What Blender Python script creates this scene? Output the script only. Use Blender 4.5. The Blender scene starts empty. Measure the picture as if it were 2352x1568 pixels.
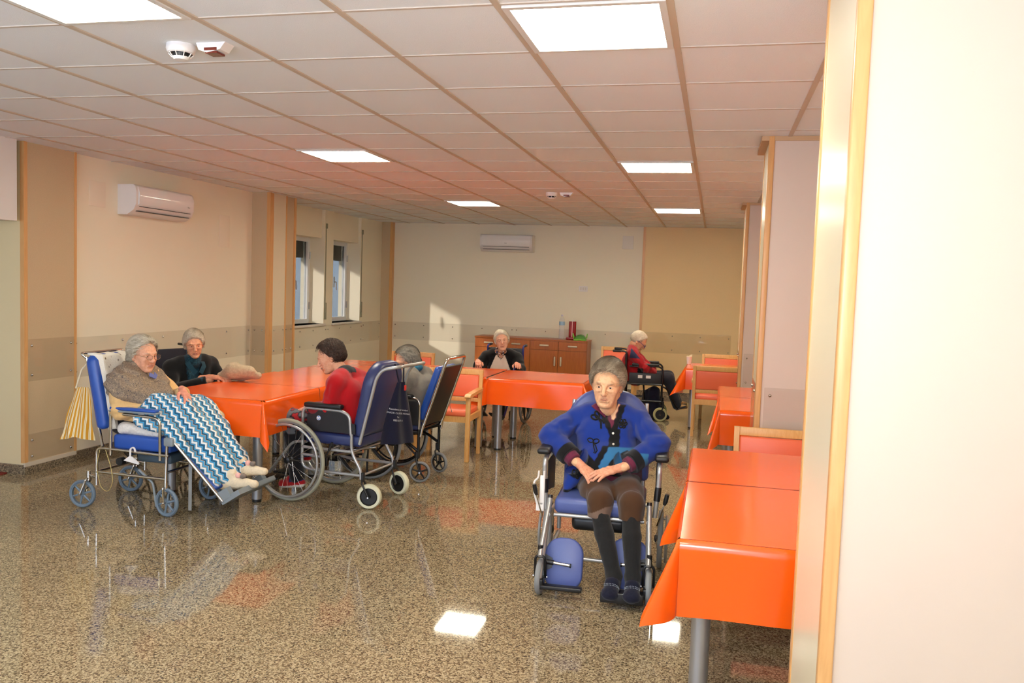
import bpy, bmesh, math, random
import numpy as np
from mathutils import Vector, Matrix
random.seed(7); RNG = np.random.default_rng(7)
SC = bpy.context.scene
COL = SC.collection
# ---------------------------------------------------------------- camera, world, lights, exposure
W_, H_ = 2352, 1568
FPX = 1919.6; YAW, PIT, ROL = 0.236609, -0.0659315, -0.0351134
CAM = Vector((0.2000, -2.9110, 1.6297))
def cam_axes():
    ca, sa = math.cos(YAW), math.sin(YAW); cb, sb = math.cos(PIT), math.sin(PIT); cc, sc_ = math.cos(ROL), math.sin(ROL)
    Rz = Matrix(((ca, -sa, 0), (sa, ca, 0), (0, 0, 1))); Rx = Matrix(((1, 0, 0), (0, cb, -sb), (0, sb, cb)))
    Ry = Matrix(((cc, 0, sc_), (0, 1, 0), (-sc_, 0, cc)))
    return Rz @ Rx @ Ry
CR = cam_axes()
cd = bpy.data.cameras.new('camera'); cam = bpy.data.objects.new('camera', cd); COL.objects.link(cam)
r_, f_, u_ = CR.col[0], CR.col[1], CR.col[2]
cam.matrix_world = Matrix(((r_[0], u_[0], -f_[0], CAM[0]), (r_[1], u_[1], -f_[1], CAM[1]), (r_[2], u_[2], -f_[2], CAM[2]), (0, 0, 0, 1)))
cd.sensor_fit = 'HORIZONTAL'; cd.sensor_width = 36; cd.lens = 36 * FPX / W_; cd.clip_start = 0.05; cd.clip_end = 200
SC.camera = cam
SC.view_settings.view_transform = 'Standard'; SC.view_settings.look = 'None'
SC.view_settings.gamma = 1; SC.view_settings.use_curve_mapping = False
SC.view_settings.exposure = 0.24
wd = bpy.data.worlds.new('world'); SC.world = wd; wd.use_nodes = True
wd.node_tree.nodes['Background'].inputs[0].default_value = (0.72, 0.85, 1.0, 1)
wd.node_tree.nodes['Background'].inputs[1].default_value = 8.0
SUN_D = Vector((0.64, 0.69, -0.30)).normalized()
def lamp(name, typ, loc, energy, color, direction=None, **kw):
    l = bpy.data.lights.new(name, typ); l.energy = energy; l.color = color
    for k, v in kw.items(): setattr(l, k, v)
    o = bpy.data.objects.new(name, l); COL.objects.link(o); o.location = loc
    if direction is not None: o.rotation_euler = Vector(direction).to_track_quat('-Z', 'Y').to_euler()
    return o
lamp('sun', 'SUN', (-8, -8, 5), 24.0, (1.0, 0.93, 0.84), SUN_D, angle=math.radians(1.3))
# the camera's own flash, just above and left of the lens
lamp('camera_flash', 'SPOT', CAM + Vector((-0.03, 0.02, 0.16)), 118, (1.0, 0.95, 0.97), CR.col[1] + Vector((-.1, 0, 0.34)),
     shadow_soft_size=0.035, spot_size=math.radians(116), spot_blend=1.0)
# ---------------------------------------------------------------- materials
def lin(c):
    f = lambda x: x / 12.92 if x <= 0.04045 else ((x + 0.055) / 1.055) ** 2.4
    return tuple(f(v / 255.0) for v in c) + (1.0,)
MATS = {}
class NT:
    def __init__(s, m): s.t = m.node_tree; s.n = s.t.nodes; s.l = s.t.links
    def new(s, typ, **kw):
        n = s.n.new(typ)
        for k, v in kw.items():
            if k.startswith('i_'):
                key = k[2:]; key = int(key) if key.isdigit() else key.replace('_', ' ')
                n.inputs[key].default_value = v
            else: setattr(n, k, v)
        return n
    def link(s, a, b): s.l.new(a, b)
    def ramp(s, fac, stops, interp='LINEAR'):
        r = s.n.new('ShaderNodeValToRGB'); r.color_ramp.interpolation = interp
        e = r.color_ramp.elements
        while len(e) > 1: e.remove(e[-1])
        e[0].position, e[0].color = stops[0]
        for p, c in stops[1:]:
            x = e.new(p); x.color = c
        s.link(fac, r.inputs[0]); return r.outputs[0]
    def math(s, op, a, b=None, c=None):
        n = s.n.new('ShaderNodeMath'); n.operation = op
        for i, v in enumerate((a, b, c)):
            if v is None: continue
            if isinstance(v, (int, float)): n.inputs[i].default_value = v
            else: s.link(v, n.inputs[i])
        return n.outputs[0]
def mat(name, rgb=(200, 200, 200), rough=0.5, metal=0.0, spec=0.5, coat=0.0, bump=None, vary=None, trans=0.0, emit=None, sheen=0.0, subs=0.0):
    """Principled material; bump=(scale,strength[,detail]); vary=(scale,amount): slow value variation of the colour."""
    if name in MATS: return MATS[name]
    m = bpy.data.materials.new(name); m.use_nodes = True; t = NT(m); b = t.n['Principled BSDF']
    c = lin(rgb); b.inputs['Base Color'].default_value = c; b.inputs['Roughness'].default_value = rough
    b.inputs['Metallic'].default_value = metal; b.inputs['Specular IOR Level'].default_value = spec
    b.inputs['Coat Weight'].default_value = coat; b.inputs['Transmission Weight'].default_value = trans
    b.inputs['Sheen Weight'].default_value = sheen
    if subs: b.inputs['Subsurface Weight'].default_value = subs; b.inputs['Subsurface Radius'].default_value = (0.01, 0.004, 0.002); b.inputs['Subsurface Scale'].default_value = 0.6
    tc = None
    if bump or vary: tc = t.new('ShaderNodeTexCoord')
    if vary:
        n = t.new('ShaderNodeTexNoise', i_Scale=vary[0], i_Detail=4.0); t.link(tc.outputs['Object'], n.inputs['Vector'])
        lo = tuple(max(0, v * (1 - vary[1])) for v in c[:3]) + (1,); hi = tuple(min(1, v * (1 + vary[1])) for v in c[:3]) + (1,)
        t.link(t.ramp(n.outputs[0], [(0.3, lo), (0.7, hi)]), b.inputs['Base Color'])
    if bump:
        n = t.new('ShaderNodeTexNoise', i_Scale=bump[0], i_Detail=bump[2] if len(bump) > 2 else 3.0)
        t.link(tc.outputs['Object'], n.inputs['Vector'])
        bp = t.new('ShaderNodeBump', i_Strength=bump[1], i_Distance=0.01); t.link(n.outputs[0], bp.inputs['Height']); t.link(bp.outputs[0], b.inputs['Normal'])
    if emit: b.inputs['Emission Color'].default_value = lin(emit[0]); b.inputs['Emission Strength'].default_value = emit[1]
    MATS[name] = m; return m
def wood(name, c1, c2, scale=(1, 1, 1), rough=0.35, freq=14.0):
    if name in MATS: return MATS[name]
    m = mat(name, c1, rough); t = NT(m); b = t.n['Principled BSDF']
    tc = t.new('ShaderNodeTexCoord'); mp = t.new('ShaderNodeMapping'); mp.inputs['Scale'].default_value = scale
    t.link(tc.outputs['Object'], mp.inputs[0])
    n = t.new('ShaderNodeTexNoise', i_Scale=freq, i_Detail=6.0, i_Distortion=1.2); t.link(mp.outputs[0], n.inputs['Vector'])
    t.link(t.ramp(n.outputs[0], [(0.3, lin(c1)), (0.55, lin(tuple((a + b_) / 2 for a, b_ in zip(c1, c2)))), (0.75, lin(c2))]), b.inputs['Base Color'])
    return m
def glass_mat(name, rgb=(235, 240, 240), alpha=0.15, rough=0.03, gloss=1.0, tint=1.0):
    """A clear sheet: mostly transparent, a thin tint and a glossy surface."""
    if name in MATS: return MATS[name]
    m = bpy.data.materials.new(name); m.use_nodes = True; t = NT(m); b = t.n['Principled BSDF']; out = t.n['Material Output']
    b.inputs['Base Color'].default_value = lin(rgb); b.inputs['Roughness'].default_value = rough; b.inputs['Specular IOR Level'].default_value = 0.5
    tr = t.new('ShaderNodeBsdfTransparent'); tr.inputs[0].default_value = (tint, tint, tint, 1)
    gl = t.new('ShaderNodeBsdfGlossy', i_Roughness=rough); lw = t.new('ShaderNodeLayerWeight', i_Blend=0.5); fr = t.math('ADD', 0.04, t.math('MULTIPLY', t.math('POWER', lw.outputs['Facing'], 5.0), 0.9))
    mx = t.new('ShaderNodeMixShader', i_0=alpha); t.link(tr.outputs[0], mx.inputs[1]); t.link(b.outputs[0], mx.inputs[2])
    m2 = t.new('ShaderNodeMixShader'); t.link(t.math('MULTIPLY', fr, gloss), m2.inputs[0]); t.link(mx.outputs[0], m2.inputs[1]); t.link(gl.outputs[0], m2.inputs[2])
    t.link(m2.outputs[0], out.inputs[0]); MATS[name] = m; return m
# ---------------------------------------------------------------- mesh builder
class MB:
    def __init__(s): s.v = []; s.f = []; s.mi = []; s.cur = 0
    def add(s, vs, fs, M=None):
        o = len(s.v)
        for p in vs:
            p = Vector(p)
            if M is not None: p = M @ p
            s.v.append((p.x, p.y, p.z))
        for f in fs: s.f.append(tuple(i + o for i in f)); s.mi.append(s.cur)
        return s
    def box(s, lo, hi, M=None):
        x0, y0, z0 = lo; x1, y1, z1 = hi
        return s.add([(x0, y0, z0), (x1, y0, z0), (x1, y1, z0), (x0, y1, z0), (x0, y0, z1), (x1, y0, z1), (x1, y1, z1), (x0, y1, z1)],
                     [(0, 3, 2, 1), (4, 5, 6, 7), (0, 1, 5, 4), (1, 2, 6, 5), (2, 3, 7, 6), (3, 0, 4, 7)], M)
    def rbox(s, lo, hi, r=0.01, M=None, seg=3):
        """box with rounded edges"""
        bm = bmesh.new(); bmesh.ops.create_cube(bm, size=1)
        c = [(a + b) / 2 for a, b in zip(lo, hi)]; d = [b - a for a, b in zip(lo, hi)]
        for v in bm.verts: v.co = Vector((c[0] + v.co.x * d[0], c[1] + v.co.y * d[1], c[2] + v.co.z * d[2]))
        r = min(r, min(d) * 0.49)
        bmesh.ops.bevel(bm, geom=bm.edges[:], offset=r, segments=seg, profile=0.5, affect='EDGES')
        return s.bm(bm, M)
    def bm(s, bm, M=None):
        bm.verts.index_update()
        s.add([v.co.copy() for v in bm.verts], [[v.index for v in f.verts] for f in bm.faces], M); bm.free(); return s
    def tube(s, path, r, seg=10, closed=False, M=None, caps=True, flat=1.0):
        P = [Vector(p) for p in path]; n = len(P)
        rs = r if isinstance(r, (list, tuple)) else [r] * n
        vs, fs = [], []; nrm = None
        for i in range(n):
            if closed: t = P[(i + 1) % n] - P[i - 1]
            else: t = P[min(i + 1, n - 1)] - P[max(i - 1, 0)]
            t.normalize()
            if nrm is None:
                a = Vector((0, 0, 1)) if abs(t.z) < 0.9 else Vector((1, 0, 0)); nrm = a.cross(t).normalized()
            else:
                nrm = nrm - t * nrm.dot(t)
                if nrm.length < 1e-6: nrm = t.orthogonal()
                nrm.normalize()
            bn = t.cross(nrm)
            for k in range(seg):
                a = 2 * math.pi * k / seg; vs.append(P[i] + (nrm * math.cos(a) + bn * math.sin(a) * flat) * rs[i])
        m = n if closed else n - 1
        for i in range(m):
            j = (i + 1) % n
            for k in range(seg): fs.append((i * seg + k, i * seg + (k + 1) % seg, j * seg + (k + 1) % seg, j * seg + k))
        if not closed and caps: fs.append(tuple(range(seg))[::-1]); fs.append(tuple((n - 1) * seg + k for k in range(seg)))
        return s.add(vs, fs, M)
    def lathe(s, prof, seg=24, M=None, arc=None):
        """profile of (radius, z) spun about local z"""
        vs, fs = [], []; n = len(prof)
        for k in range(seg):
            a = 2 * math.pi * k / seg; vs += [(p[0] * math.cos(a), p[0] * math.sin(a), p[1]) for p in prof]
        for k in range(seg):
            k2 = (k + 1) % seg
            for i in range(n - 1): fs.append((k * n + i, k2 * n + i, k2 * n + i + 1, k * n + i + 1))
        return s.add(vs, fs, M)
    def cyl(s, a, b, r, seg=16, r2=None):
        a, b = Vector(a), Vector(b); return s.tube([a, b], [r, r if r2 is None else r2], seg)
    def prism(s, poly, axis, d0, d1, M=None):
        """polygon in the plane across axis ('x','y','z'), extruded d0..d1"""
        def P(p, d): return {'x': (d, p[0], p[1]), 'y': (p[0], d, p[1]), 'z': (p[0], p[1], d)}[axis]
        n = len(poly); vs = [P(p, d0) for p in poly] + [P(p, d1) for p in poly]
        fs = [tuple(range(n))[::-1], tuple(range(n, 2 * n))] + [(i, (i + 1) % n, n + (i + 1) % n, n + i) for i in range(n)]
        return s.add(vs, fs, M)
    def grid(s, fn, nu, nv, closed_u=False):
        vs = [fn(i / nu, j / nv) for j in range(nv + 1) for i in range(nu + 1)]
        fs = [(j * (nu + 1) + i, j * (nu + 1) + i + 1, (j + 1) * (nu + 1) + i + 1, (j + 1) * (nu + 1) + i) for j in range(nv) for i in range(nu)]
        return s.add(vs, fs)
def smooth_path(pts, r=0.05, n=5):
    """polyline with its corners rounded by radius r"""
    P = [Vector(p) for p in pts]; out = [P[0]]
    for i in range(1, len(P) - 1):
        a, b, c = P[i - 1], P[i], P[i + 1]; d1 = (a - b); d2 = (c - b)
        k = min(r, d1.length * 0.48, d2.length * 0.48); p1 = b + d1.normalized() * k; p2 = b + d2.normalized() * k
        for q in range(n + 1):
            t = q / n; out.append(p1 * (1 - t) ** 2 + b * 2 * t * (1 - t) + p2 * t * t)
    out.append(P[-1]); return out
def finish(me, smooth, angle=35):
    if smooth:
        me.polygons.foreach_set('use_smooth', [True] * len(me.polygons))
        if angle < 180:
            try: me.set_sharp_from_angle(angle=math.radians(angle))
            except Exception: pass
def part(name, mb, m, parent=None, smooth=True, angle=40, normals=True, **props):
    me = bpy.data.meshes.new(name); me.from_pydata(mb.v, [], mb.f)
    ms = m if isinstance(m, (list, tuple)) else [m]
    for x in ms: me.materials.append(x)
    if len(ms) > 1: me.polygons.foreach_set('material_index', mb.mi)
    me.update()
    if normals:
        bm = bmesh.new(); bm.from_mesh(me); bmesh.ops.recalc_face_normals(bm, faces=bm.faces[:]); bm.to_mesh(me); bm.free()
    finish(me, smooth, angle)
    o = bpy.data.objects.new(name, me); COL.objects.link(o); o.parent = parent
    for k, v in props.items(): o[k] = v
    return o
def tag(o, label=None, cat=None, group=None, kind=None):
    if label: o['label'] = label
    if cat: o['category'] = cat
    if group: o['group'] = group
    if kind: o['kind'] = kind
    return o
def thing(name, loc=(0, 0, 0), rz=0.0, label=None, cat=None, group=None):
    o = bpy.data.objects.new(name, None); COL.objects.link(o); o.location = loc; o.rotation_euler = (0, 0, rz); o.empty_display_size = 0.1
    return tag(o, label, cat, group)
def struct(name, mb, m, **k):
    o = part(name, mb, m, None, **k); o['kind'] = 'structure'; return o
def copy_tree(o, parent=None):
    c = o.copy(); COL.objects.link(c); c.parent = parent
    for ch in list(o.children): copy_tree(ch, c)
    return c

def text_mesh(o):
    """turn a text object into a plain mesh object with the same place and parent"""
    dg = bpy.context.evaluated_depsgraph_get(); me = bpy.data.meshes.new_from_object(o.evaluated_get(dg)); n = o.name
    q = bpy.data.objects.new(n + '_', me); COL.objects.link(q); q.parent = o.parent; q.location = o.location; q.rotation_euler = o.rotation_euler
    bpy.data.objects.remove(o); q.name = n; return q
# ---------------------------------------------------------------- room shell
ZC = 2.62
M_wall = mat('cream_wall_paint', (240, 231, 206), 0.6, bump=(60, 0.05))
M_tan = mat('tan_laminate', (202, 178, 142), 0.5, bump=(220, 0.12), vary=(180, 0.05))
M_cream = mat('cream_laminate', (226, 214, 186), 0.3)
M_pink = mat('pale_pink_laminate', (212, 193, 175), 0.45, vary=(2, 0.015))
M_trim = wood('beech_trim', (212, 158, 98), (226, 176, 116), (3, 3, 0.3), 0.35)
M_gran = None
def granite(name, cols, scale, rough, joints=False):
    m = mat(name, (150, 130, 100), rough); t = NT(m); b = t.n['Principled BSDF']; tc = t.new('ShaderNodeTexCoord')
    v = t.new('ShaderNodeTexVoronoi', i_Scale=scale); t.link(tc.outputs['Object'], v.inputs['Vector'])
    sep = t.new('ShaderNodeSeparateColor'); t.link(v.outputs['Color'], sep.inputs[0])
    n = t.new('ShaderNodeTexNoise', i_Scale=scale * 0.45, i_Detail=5.0, i_Roughness=0.7); t.link(tc.outputs['Object'], n.inputs['Vector'])
    f = t.math('ADD', t.math('MULTIPLY', sep.outputs[0], 0.55), t.math('MULTIPLY', n.outputs[0], 0.55))
    k = len(cols) - 1
    col = t.ramp(f, [(0.22 + 0.60 * i / k, lin(c)) for i, c in enumerate(cols)])
    big = t.new('ShaderNodeTexNoise', i_Scale=0.9, i_Detail=3.0); t.link(tc.outputs['Object'], big.inputs['Vector'])
    mx = t.new('ShaderNodeMix', data_type='RGBA', blend_type='MULTIPLY'); mx.inputs[0].default_value = 0.5
    t.link(col, mx.inputs['A']); t.link(t.ramp(big.outputs[0], [(0.3, (0.86, 0.84, 0.82, 1)), (0.7, (1, 1, 1, 1))]), mx.inputs['B'])
    outc = mx.outputs['Result']
    if joints:
        sx = t.new('ShaderNodeSeparateXYZ'); t.link(tc.outputs['Object'], sx.inputs[0]); js = []
        for ax, off in (('X', 0.13), ('Y', 0.22)):
            fr = t.math('FRACT', t.math('DIVIDE', t.math('ADD', sx.outputs[ax], 20 + off), 0.6))
            js.append(t.math('LESS_THAN', fr, 0.004))
        j = t.math('MAXIMUM', js[0], js[1])
        m3 = t.new('ShaderNodeMix', data_type='RGBA', blend_type='MULTIPLY'); t.link(t.math('MULTIPLY', j, 0.45), m3.inputs[0])
        t.link(outc, m3.inputs['A']); m3.inputs['B'].default_value = (0.45, 0.4, 0.35, 1); outc = m3.outputs['Result']
    t.link(outc, b.inputs['Base Color'])
    return m
FL_COLS = [(50, 40, 31), (92, 77, 58), (130, 114, 88), (158, 142, 112), (184, 170, 140), (110, 94, 72)]
M_floor = granite('polished_granite_floor', FL_COLS, 155, 0.045, True)
M_skirt = granite('granite_skirting', [(62, 52, 42), (104, 90, 72), (140, 124, 98), (168, 150, 124)], 120, 0.3)
struct('floor', MB().box((-7.2, -3.7, -0.1), (1.4, 10.5, 0)), M_floor, smooth=False)
# suspended ceiling: tiles and the exposed grid
M_tile = mat('mineral_fibre_ceiling_tile', (238, 240, 240), 0.85, bump=(420, 0.25, 5), vary=(500, 0.04))
M_bar = mat('ceiling_grid_bar', (204, 186, 164), 0.6)
M_bar2 = mat('ceiling_grid_crossbar', (206, 192, 176), 0.6)
c = MB(); c.box((-7.2, -3.7, ZC), (1.4, 10.5, ZC + 0.1)); c.cur = 1
for i in range(-12, 3): c.box((i * .6 - .013, -3.7, ZC - 0.006), (i * .6 + .013, 10.5, ZC + 0.01))
c.cur = 2
for j in range(-6, 18): c.box((-7.2, j * .6 - .008, ZC - 0.004), (1.4, j * .6 + .008, ZC + 0.01))
struct('ceiling', c, [M_tile, M_bar, M_bar2], smooth=False)
# back wall
struct('wall_back', MB().box((-5.6, 10.27, 0), (1.4, 10.5, ZC)), M_wall, smooth=False)
struct('wall_back_panel', MB().box((-0.90, 10.245, 0.0), (1.15, 10.272, ZC)), mat('ochre_laminate', (234, 202, 146), .5, bump=(220, .1), vary=(180, .04)), smooth=False)
struct('trim_1', MB().box((-0.935, 10.238, 0.0), (-0.895, 10.275, ZC)), M_trim, smooth=False)
# left walls
struct('wall_left', MB().box((-5.5, 3.11, 0), (-5.12, 5.97, ZC)), M_wall, smooth=False)
# left front column with tan face and beech corner trims
struct('wall_left_column', MB().box((-5.5, 2.585, 0.07), (-5.073, 3.105, ZC)), M_tan, smooth=False)
struct('wall_left_return', MB().box((-7.0, 2.57, 0.0), (-5.09, 2.75, ZC)), mat('straw_laminate', (226, 208, 164), .35), smooth=False)
t = MB(); t.box((-5.105, 2.564, 0.09), (-5.068, 2.60, ZC)); struct('trim_2', t, M_trim, smooth=False)
t = MB(); t.box((-5.16, 3.095, 0.09), (-5.067, 3.12, ZC)); struct('trim_3', t, M_trim, smooth=False)
# middle column
struct('wall_left_pier', MB().box((-5.5, 5.95, 0), (-4.90, 6.33, ZC)).box((-5.5, 6.33, 0), (-4.905, 6.56, ZC)), M_tan, smooth=False)
struct('wall_left_pier_side', MB().box((-4.902, 6.02, 0.0), (-4.885, 6.32, ZC)), M_cream, smooth=False)
struct('trim_4', MB().box((-4.925, 5.944, 0.0), (-4.878, 6.022, ZC)), M_trim, smooth=False)
struct('trim_5', MB().box((-4.905, 6.315, 0.0), (-4.882, 6.345, ZC)), M_trim, smooth=False)
struct('trim_6', MB().box((-4.93, 6.55, 0.0), (-4.888, 6.585, ZC)), M_trim, smooth=False)
# window wall with two openings
WY = [(7.10, 8.10), (8.38, 9.35)]; WX = -5.25; WZ0, WZ1 = 1.0, 2.22
w = MB()
ys = [6.5, WY[0][0], WY[0][1], WY[1][0], WY[1][1], 10.5]
for a, b_ in ((0, 1), (2, 3), (4, 5)): w.box((-5.62, ys[a], 0), (WX, ys[b_], ZC))
for a, b_ in WY: w.box((-5.62, a, 0), (WX, b_, WZ0)); w.box((-5.62, a, WZ1), (WX - 0.05, b_, ZC))
struct('wall_windows', w, M_wall, smooth=False)
M_alu = mat('white_aluminium_frame', (226, 228, 230), 0.35, metal=0.0)
M_glass = glass_mat('window_glass', (235, 243, 245), 0.03, 0.01, tint=0.28)
M_shut = mat('grey_roller_shutter_slats', (150, 146, 134), 0.6)
M_sill = mat('white_stone_sill', (222, 216, 206), 0.3, vary=(30, 0.05))
for k, (a, b_) in enumerate(WY):
    fx0, fx1 = -5.535, -5.48; f = MB(); fw = 0.06
    f.box((fx0, a, WZ0), (fx1, b_, WZ0 + fw)); f.box((fx0, a, WZ1 - fw), (fx1, b_, WZ1)); f.box((fx0, a, WZ0 + fw), (fx1, a + fw, WZ1 - fw)); f.box((fx0, b_ - fw, WZ0 + fw), (fx1, b_, WZ1 - fw))
    o = struct('window_%d' % (k + 1), f, M_alu, smooth=False)
    for h in (WZ0 + 0.25, WZ1 - 0.25): part('hinge', MB().cyl((fx1 + .008, b_ - .01, h - .05), (fx1 + .008, b_ - .01, h + .05), 0.009), mat('hinge_metal', (170, 170, 168), .3, 0.8), o)
    part('pane', MB().box((fx0 + .02, a + fw, WZ0 + fw), (fx0 + .026, b_ - fw, WZ1 - fw)), M_glass, o, smooth=False)
    hm = MB(); hy = (a + b_) / 2 + 0.02; hm.box((fx1, hy - .015, 1.52), (fx1 + .012, hy + .015, 1.68)); hm.tube(smooth_path([(fx1 + .01, hy, 1.6), (fx1 + .045, hy, 1.6), (fx1 + .045, hy + .01, 1.48)], .015), .009, 8)
    part('window_handle', hm, mat('handle_grey_metal', (150, 150, 150), .3, 0.7), o)
    s = MB(); nz = 7
    for q in range(nz): s.box((-5.585, a + .02, 1.93 + q * .04), (-5.572, b_ - .02, 1.93 + q * .04 + .0395))
    part('roller_shutter', s, M_shut, o, smooth=False)
    part('sill', MB().rbox((-5.62, a - .02, WZ0 - .03), (WX + .035, b_ + .02, WZ0), .004), M_sill, o)
    st = MB(); sy = b_ + 0.035
    st.box((WX, sy - .011, 1.30), (WX + .006, sy + .011, 2.38)); st.rbox((WX, sy - .018, 2.36), (WX + .02, sy + .018, 2.43), .004); st.rbox((WX, sy - .018, 1.06), (WX + .022, sy + .018, 1.30), .004)
    part('shutter_strap', st, mat('shutter_strap_grey', (150, 146, 120), .6), o)
# ground and far facade outside the windows
struct('wall_outside_facade', MB().box((-9.2, 11.6, -0.4), (-8.9, 26, 3.2)).box((-16, 25.8, -.4), (-9.2, 26, 3.2)), mat('pale_facade_render', (206, 216, 226), .8), smooth=False)
struct('ground_outside', MB().box((-30, -20, -0.5), (-5.7, 40, -0.4)), mat('outside_paving', (150, 148, 142), .8), smooth=False)
# back left corner pier
struct('wall_back_pier', MB().box((-5.3, 10.19, 0), (-5.085, 10.3, ZC)), M_tan, smooth=False)
struct('trim_7', MB().box((-5.10, 10.182, 0), (-5.055, 10.3, ZC)), M_trim, smooth=False)
# right-hand columns: side face, front face, beech corner and crown
def right_column(n, y0, y1, x0=0.49, cap=True, xr=1.2):
    struct('wall_right_column_%d' % n, MB().box((x0 + .012, y0 + .012, 0.0), (xr, y1, ZC)), M_pink, smooth=False)
    struct('wall_right_column_side_%d' % n, MB().box((x0 + .002, y0 + .04, 0.0), (x0 + .016, y1 - .04, ZC)), M_cream, smooth=False)
    k = 7 + 2 * n
    struct('trim_%d' % k, MB().rbox((x0 - .002, y0 - .002, 0.0), (x0 + .034, y0 + .034, ZC), .006), M_trim)
    struct('trim_%d' % (k + 1), MB().rbox((x0 - .002, y1 - .042, 0.0), (x0 + .03, y1 + .002, ZC), .006), M_trim)
    if cap: struct('trim_%d' % (20 + n), MB().box((x0 - .045, y0 - .0, ZC - .03), (x0 + .3, y1 + .04, ZC - .001)), mat('tan_crown_trim', (196, 160, 118), .5), smooth=False)
right_column(1, 2.59, 3.12, 0.478); right_column(2, 6.52, 7.05, 0.478); right_column(3, -0.72, -0.05, 0.50, True)
struct('wall_right', MB().box((1.2, -3.7, 0), (1.4, 10.5, ZC)), M_wall, smooth=False)
# soffit box at far left, corridor wall and the wall behind the camera, opened for the added fill window
struct('wall_left_soffit', MB().box((-7.0, -1.0, 2.0), (-5.07, 2.5, ZC)), mat('white_soffit', (232, 228, 222), .5), smooth=False)
struct('wall_left_corridor', MB().box((-7.2, -3.7, 0), (-7.0, 2.75, ZC)), M_wall, smooth=False)
YR = -3.5
# unseen window band added behind the camera, its translucent blind glowing as fill light
struct('wall_behind_camera', MB().box((-7.2, -3.7, 0), (1.4, -3.5, .85)).box((-7.2, -3.7, 2.52), (1.4, -3.5, ZC)).box((-7.2, -3.7, .85), (-6.6, -3.5, 2.52)).box((.9, -3.7, .85), (1.4, -3.5, 2.52)), M_wall, smooth=False)
mb_ = bpy.data.materials.new('added_fill_blind'); mb_.use_nodes = True; t_ = NT(mb_); MATS['added_fill_blind'] = mb_
tl = t_.new('ShaderNodeBsdfTranslucent'); tl.inputs[0].default_value = (.38, .43, .54, 1); df = t_.new('ShaderNodeBsdfDiffuse'); df.inputs[0].default_value = (.8, .78, .74, 1)
mx_ = t_.new('ShaderNodeMixShader', i_0=.35); t_.link(tl.outputs[0], mx_.inputs[1]); t_.link(df.outputs[0], mx_.inputs[2]); t_.link(mx_.outputs[0], t_.n['Material Output'].inputs[0])
w = MB().add([(-6.6, YR, .85), (.9, YR, .85), (.9, YR, 2.52), (-6.6, YR, 2.52)], [(0, 1, 2, 3)])
struct('window_3', w, mb_, smooth=False, normals=False)  # added sheet, sunlit from outside, brightens the room from behind
# skirting
tag(part('floor_mat', MB().rbox((-6.6, 1.2, 0), (-5.21, 2.54, .012), .004), mat('dark_red_rubber_mat', (120, 34, 24), .7)), 'dark red mat on the floor at the far left edge below the cream wall', 'mat')
sk = MB()
for lo, hi in (((-5.13, 3.12, 0), (-5.105, 5.95, .075)), ((-7.0, 2.555, 0), (-5.0755, 2.575, .075)), ((-5.075, 2.555, 0), (-5.058, 3.115, .06)), ((-5.1, 10.255, 0), (-.93, 10.27, .075)),
               ((-.93, 10.235, 0), (1.15, 10.25, .075)), ((-5.25, 6.58, 0), (-5.235, 10.19, .075)), ((-4.888, 5.94, 0), (-4.87, 6.58, .075)), ((-5.12, 5.932, 0), (-4.87, 5.95, .075))): sk.box(lo, hi)
struct('baseboard_left', sk, M_skirt, smooth=False)
struct('baseboard_column', MB().box((-5.085, 2.565, .06), (-5.064, 3.115, .092)), mat('cement_lip', (206, 192, 170), .7), smooth=False)
# clear acrylic wall guards with domed screws
M_acr = glass_mat('clear_acrylic', (190, 174, 150), 0.03, 0.05, 0.8, tint=.988)
M_screw = mat('chromed_screw', (200, 196, 188), 0.18, metal=1.0)
def guard(label, axis, at, a, b_, z0, z1, n, sgn=1, scr=(0.05, 0.05)):
    """axis 'x': panel on a wall of constant x facing sgn; 'y': on a wall of constant y"""
    loc = (at, (a + b_) / 2, z0) if axis == 'x' else ((a + b_) / 2, at, z0)
    T = thing('wall_guard', loc, 0, label, 'wall guard', 'clear acrylic wall guards'); hl = (b_ - a) / 2; h = z1 - z0
    g = MB()
    if axis == 'x': g.box((0.001 * sgn if sgn > 0 else -.006, -hl, 0), (0.006 if sgn > 0 else -.001, hl, h))
    else: g.box((-hl, -.006, 0), (hl, -.001, h))
    part('acrylic_sheet', g, M_acr, T, smooth=False)
    for zz in (scr[0], h - scr[1]):
        for i in range(n):
            p = -hl + 0.035 + (2 * hl - 0.07) * (i / (n - 1) if n > 1 else .5)
            m_ = MB(); prof = [(0.0, .010), (.005, .009), (.009, .005), (.010, 0)]
            if axis == 'x': Mx = Matrix.Translation((0.005 * sgn, p, zz)) @ Matrix.Rotation(math.radians(90 * sgn), 4, 'Y')
            else: Mx = Matrix.Translation((p, -.005, zz)) @ Matrix.Rotation(math.radians(90), 4, 'X')
            m_.lathe(prof, 10, Mx); part('screw', m_, M_screw, T)
guard('clear acrylic guard at hip height on the tan column at far left', 'x', -5.073, 2.605, 3.09, .74, 1.075, 2)
guard('low acrylic guard just above the skirting of the tan column at far left', 'x', -5.073, 2.605, 3.09, .10, .315, 2, scr=(.035, .05))
guard('long acrylic guard on the left wall behind the two seated women', 'x', -5.12, 3.13, 4.95, .715, 1.06, 4)
guard('acrylic guard on the left wall running up to the middle pier', 'x', -5.12, 4.955, 5.93, .715, 1.06, 3)
guard('narrow acrylic guard on the front of the middle pier', 'y', 5.95, -5.10, -4.93, .715, 1.06, 2)
guard('acrylic guard on the cream side of the middle pier', 'x', -4.885, 6.03, 6.31, .715, 1.06, 2)
guard('acrylic guard on the tan side of the middle pier nearest the windows', 'x', -4.905, 6.35, 6.545, .715, 1.06, 2)
guard('acrylic guard under the left window', 'x', WX, 6.6, 8.2, .66, .965, 5)
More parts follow.
